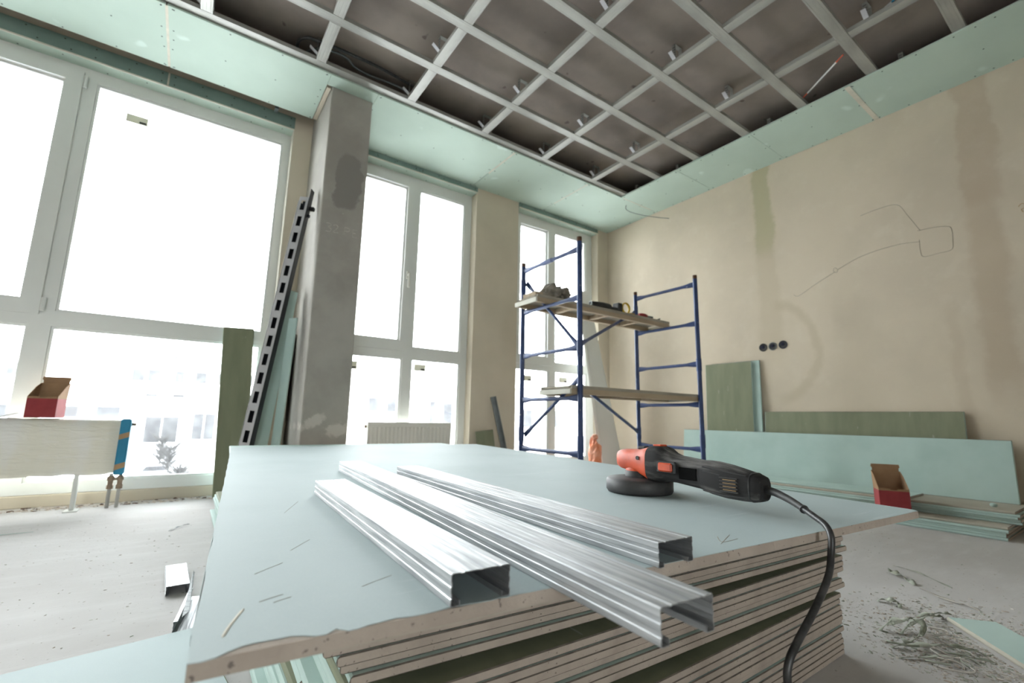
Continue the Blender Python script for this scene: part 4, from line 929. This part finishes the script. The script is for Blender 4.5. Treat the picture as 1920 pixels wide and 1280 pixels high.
fx = [-21.5, -18.9, -15.6, -12.2, -7.6, -5.6, -2.0, .8, 4.0, 8.2, 12.5, 16]
b1 = building(-60, 24, 95, 8.7, 14, 'long white apartment block farthest off behind the left window', 'facade',
    [(x, x+(1.3 if i % 3 == 0 else 1.7), 5.3, 7.3) for i, x in enumerate(fx)] + [(x, x+1.7, 1.3, 3.4) for x in fx] + [(x, x+1.7, -2.8, -.7) for x in fx[5:]],
    [(-16.8, -14.4, 8.7, 9.7, 'facadewarm'), (-13.5, -10.0, 8.7, 10.9, 'facade'), (-9.6, -7.2, 8.7, 10.4, 'facade'), (-6.2, -5.4, 8.7, 9.6, 'farglass'), (-2.4, -2.0, 8.7, 9.9, 'farglass'), (2, 3.2, 8.7, 9.5, 'facade')])
for a, c in ((-17, -13.4), (-9.5, .5)):
    bl = obj('balcony', MB().box((a, 93.8, 4.1), (c, 95, 4.2)), 'farglass', b1); obj('railing', MB().box((a, 93.75, 4.2), (c, 93.85, 4.9)), 'facadewarm', bl)
building(-26, -3.85, 55, 2.95, 12, 'low white building with a dark window band in front of the block', 'facade', [(-8.7, -4.75, -.15, .95), (-14.5, -10.6, -.15, .95)])
building(.1, 12.6, 72, 2.6, 10, 'white house with glazed front at the right of the left window', 'facade', [(.9, 3.4, -3.0, .4), (4.6, 7.0, -3.0, .4)])
building(-4.4, -.3, 78, 2.1, 3, 'grey glazed shopfront between the low building and the white house', 'street', [(-4.2, -.5, -3.6, -.1)])
building(13, 27.3, 62, 6.3, 14, 'cream house with a pitched outline behind the middle window', 'facadewarm', [(15, 16.6, 1, 3), (20, 21.6, 1, 3), (22.6, 24.0, 1, 3)], [(18, 26, 6.3, 7.1, 'facade')])
building(28, 40, 62, 5.4, 14, 'cream house with tall glazing behind the middle window', 'facadewarm', [(29.0, 30.0, -1, 2.8), (31.2, 34.4, -2.2, 2.6)], [(28.5, 32.5, 5.4, 6.9, 'facade')])
building(44, 62, 62, 4.0, 14, 'pale low building behind the corner window', 'facadewarm', [(46, 48, -1, 2), (52, 54, -1, 2)], [(46.5, 49.5, 4.0, 5.6, 'facade')])
def car(x, y, rz, label):
    M = Matrix.Translation((x, y, -7.2)) @ Matrix.Rotation(rz, 4, 'Z'); c = empty('car', None, label, 'car', 'parked cars in the yard', M=M)
    obj('body', MB().bbox((-2.1, -.85, .3), (2.1, .85, .85), .15), 'carpaint', c, M=M)
    obj('cabin', MB().prism([(-1.5, .85), (1.2, .85), (.6, 1.4), (-1.1, 1.4)], 'y', -.75, .75), 'farglass', c, M=M)
    obj('roof', MB().bbox((-1.1, -.72, 1.4), (.6, .72, 1.45), .02), 'carpaint', c, M=M)
    for a in (-1.3, 1.3):
        for s in (-1, 1): obj('wheel', MB().lathe([(.32, -.1), (.32, .1)], 12, M=Matrix.Translation((a, s*.8, .32)) @ Matrix.Rotation(math.pi/2, 4, 'X')), 'tyre', c, M=M)
car(-2.0, 70, .15, 'parked silver car nearest the low building outside'); car(-1.2, 60, -.1, 'parked silver car nearest the left window outside')
def tree(x, y, h, r, lab):
    t = empty('bare_tree', (x, y, -7.2), lab, 'tree', 'bare trees in the yard')
    obj('trunk', MB().tube([(x, y, -7.2), (x+.1, y, -7.2+h*.5), (x, y, -7.2+h)], [.14, .10, .03], 6), 'bush', t)
    R = random.Random(int(x*10)); mb = MB()
    for _ in range(160):
        z = -7.2 + h*R.uniform(.35, .98); a = R.uniform(0, 6.28); l = r*R.uniform(.4, 1)
        mb.tube([(x, y, z), (x+math.cos(a)*l*.6, y+math.sin(a)*l*.6, z+l*.45), (x+math.cos(a)*l, y+math.sin(a)*l, z+l*.9)], [.05, .03, .012], 4)
    obj('branches', mb, 'bush', t)
tree(-2.0, 75, 4.2, 1.6, 'bare tree left of the glazed shopfront outside'); tree(-.9, 66, 3.6, 1.4, 'bare tree right of the glazed shopfront outside')
tree(.2, 56, 2.2, 1.3, 'low bare tree nearest the left window outside')
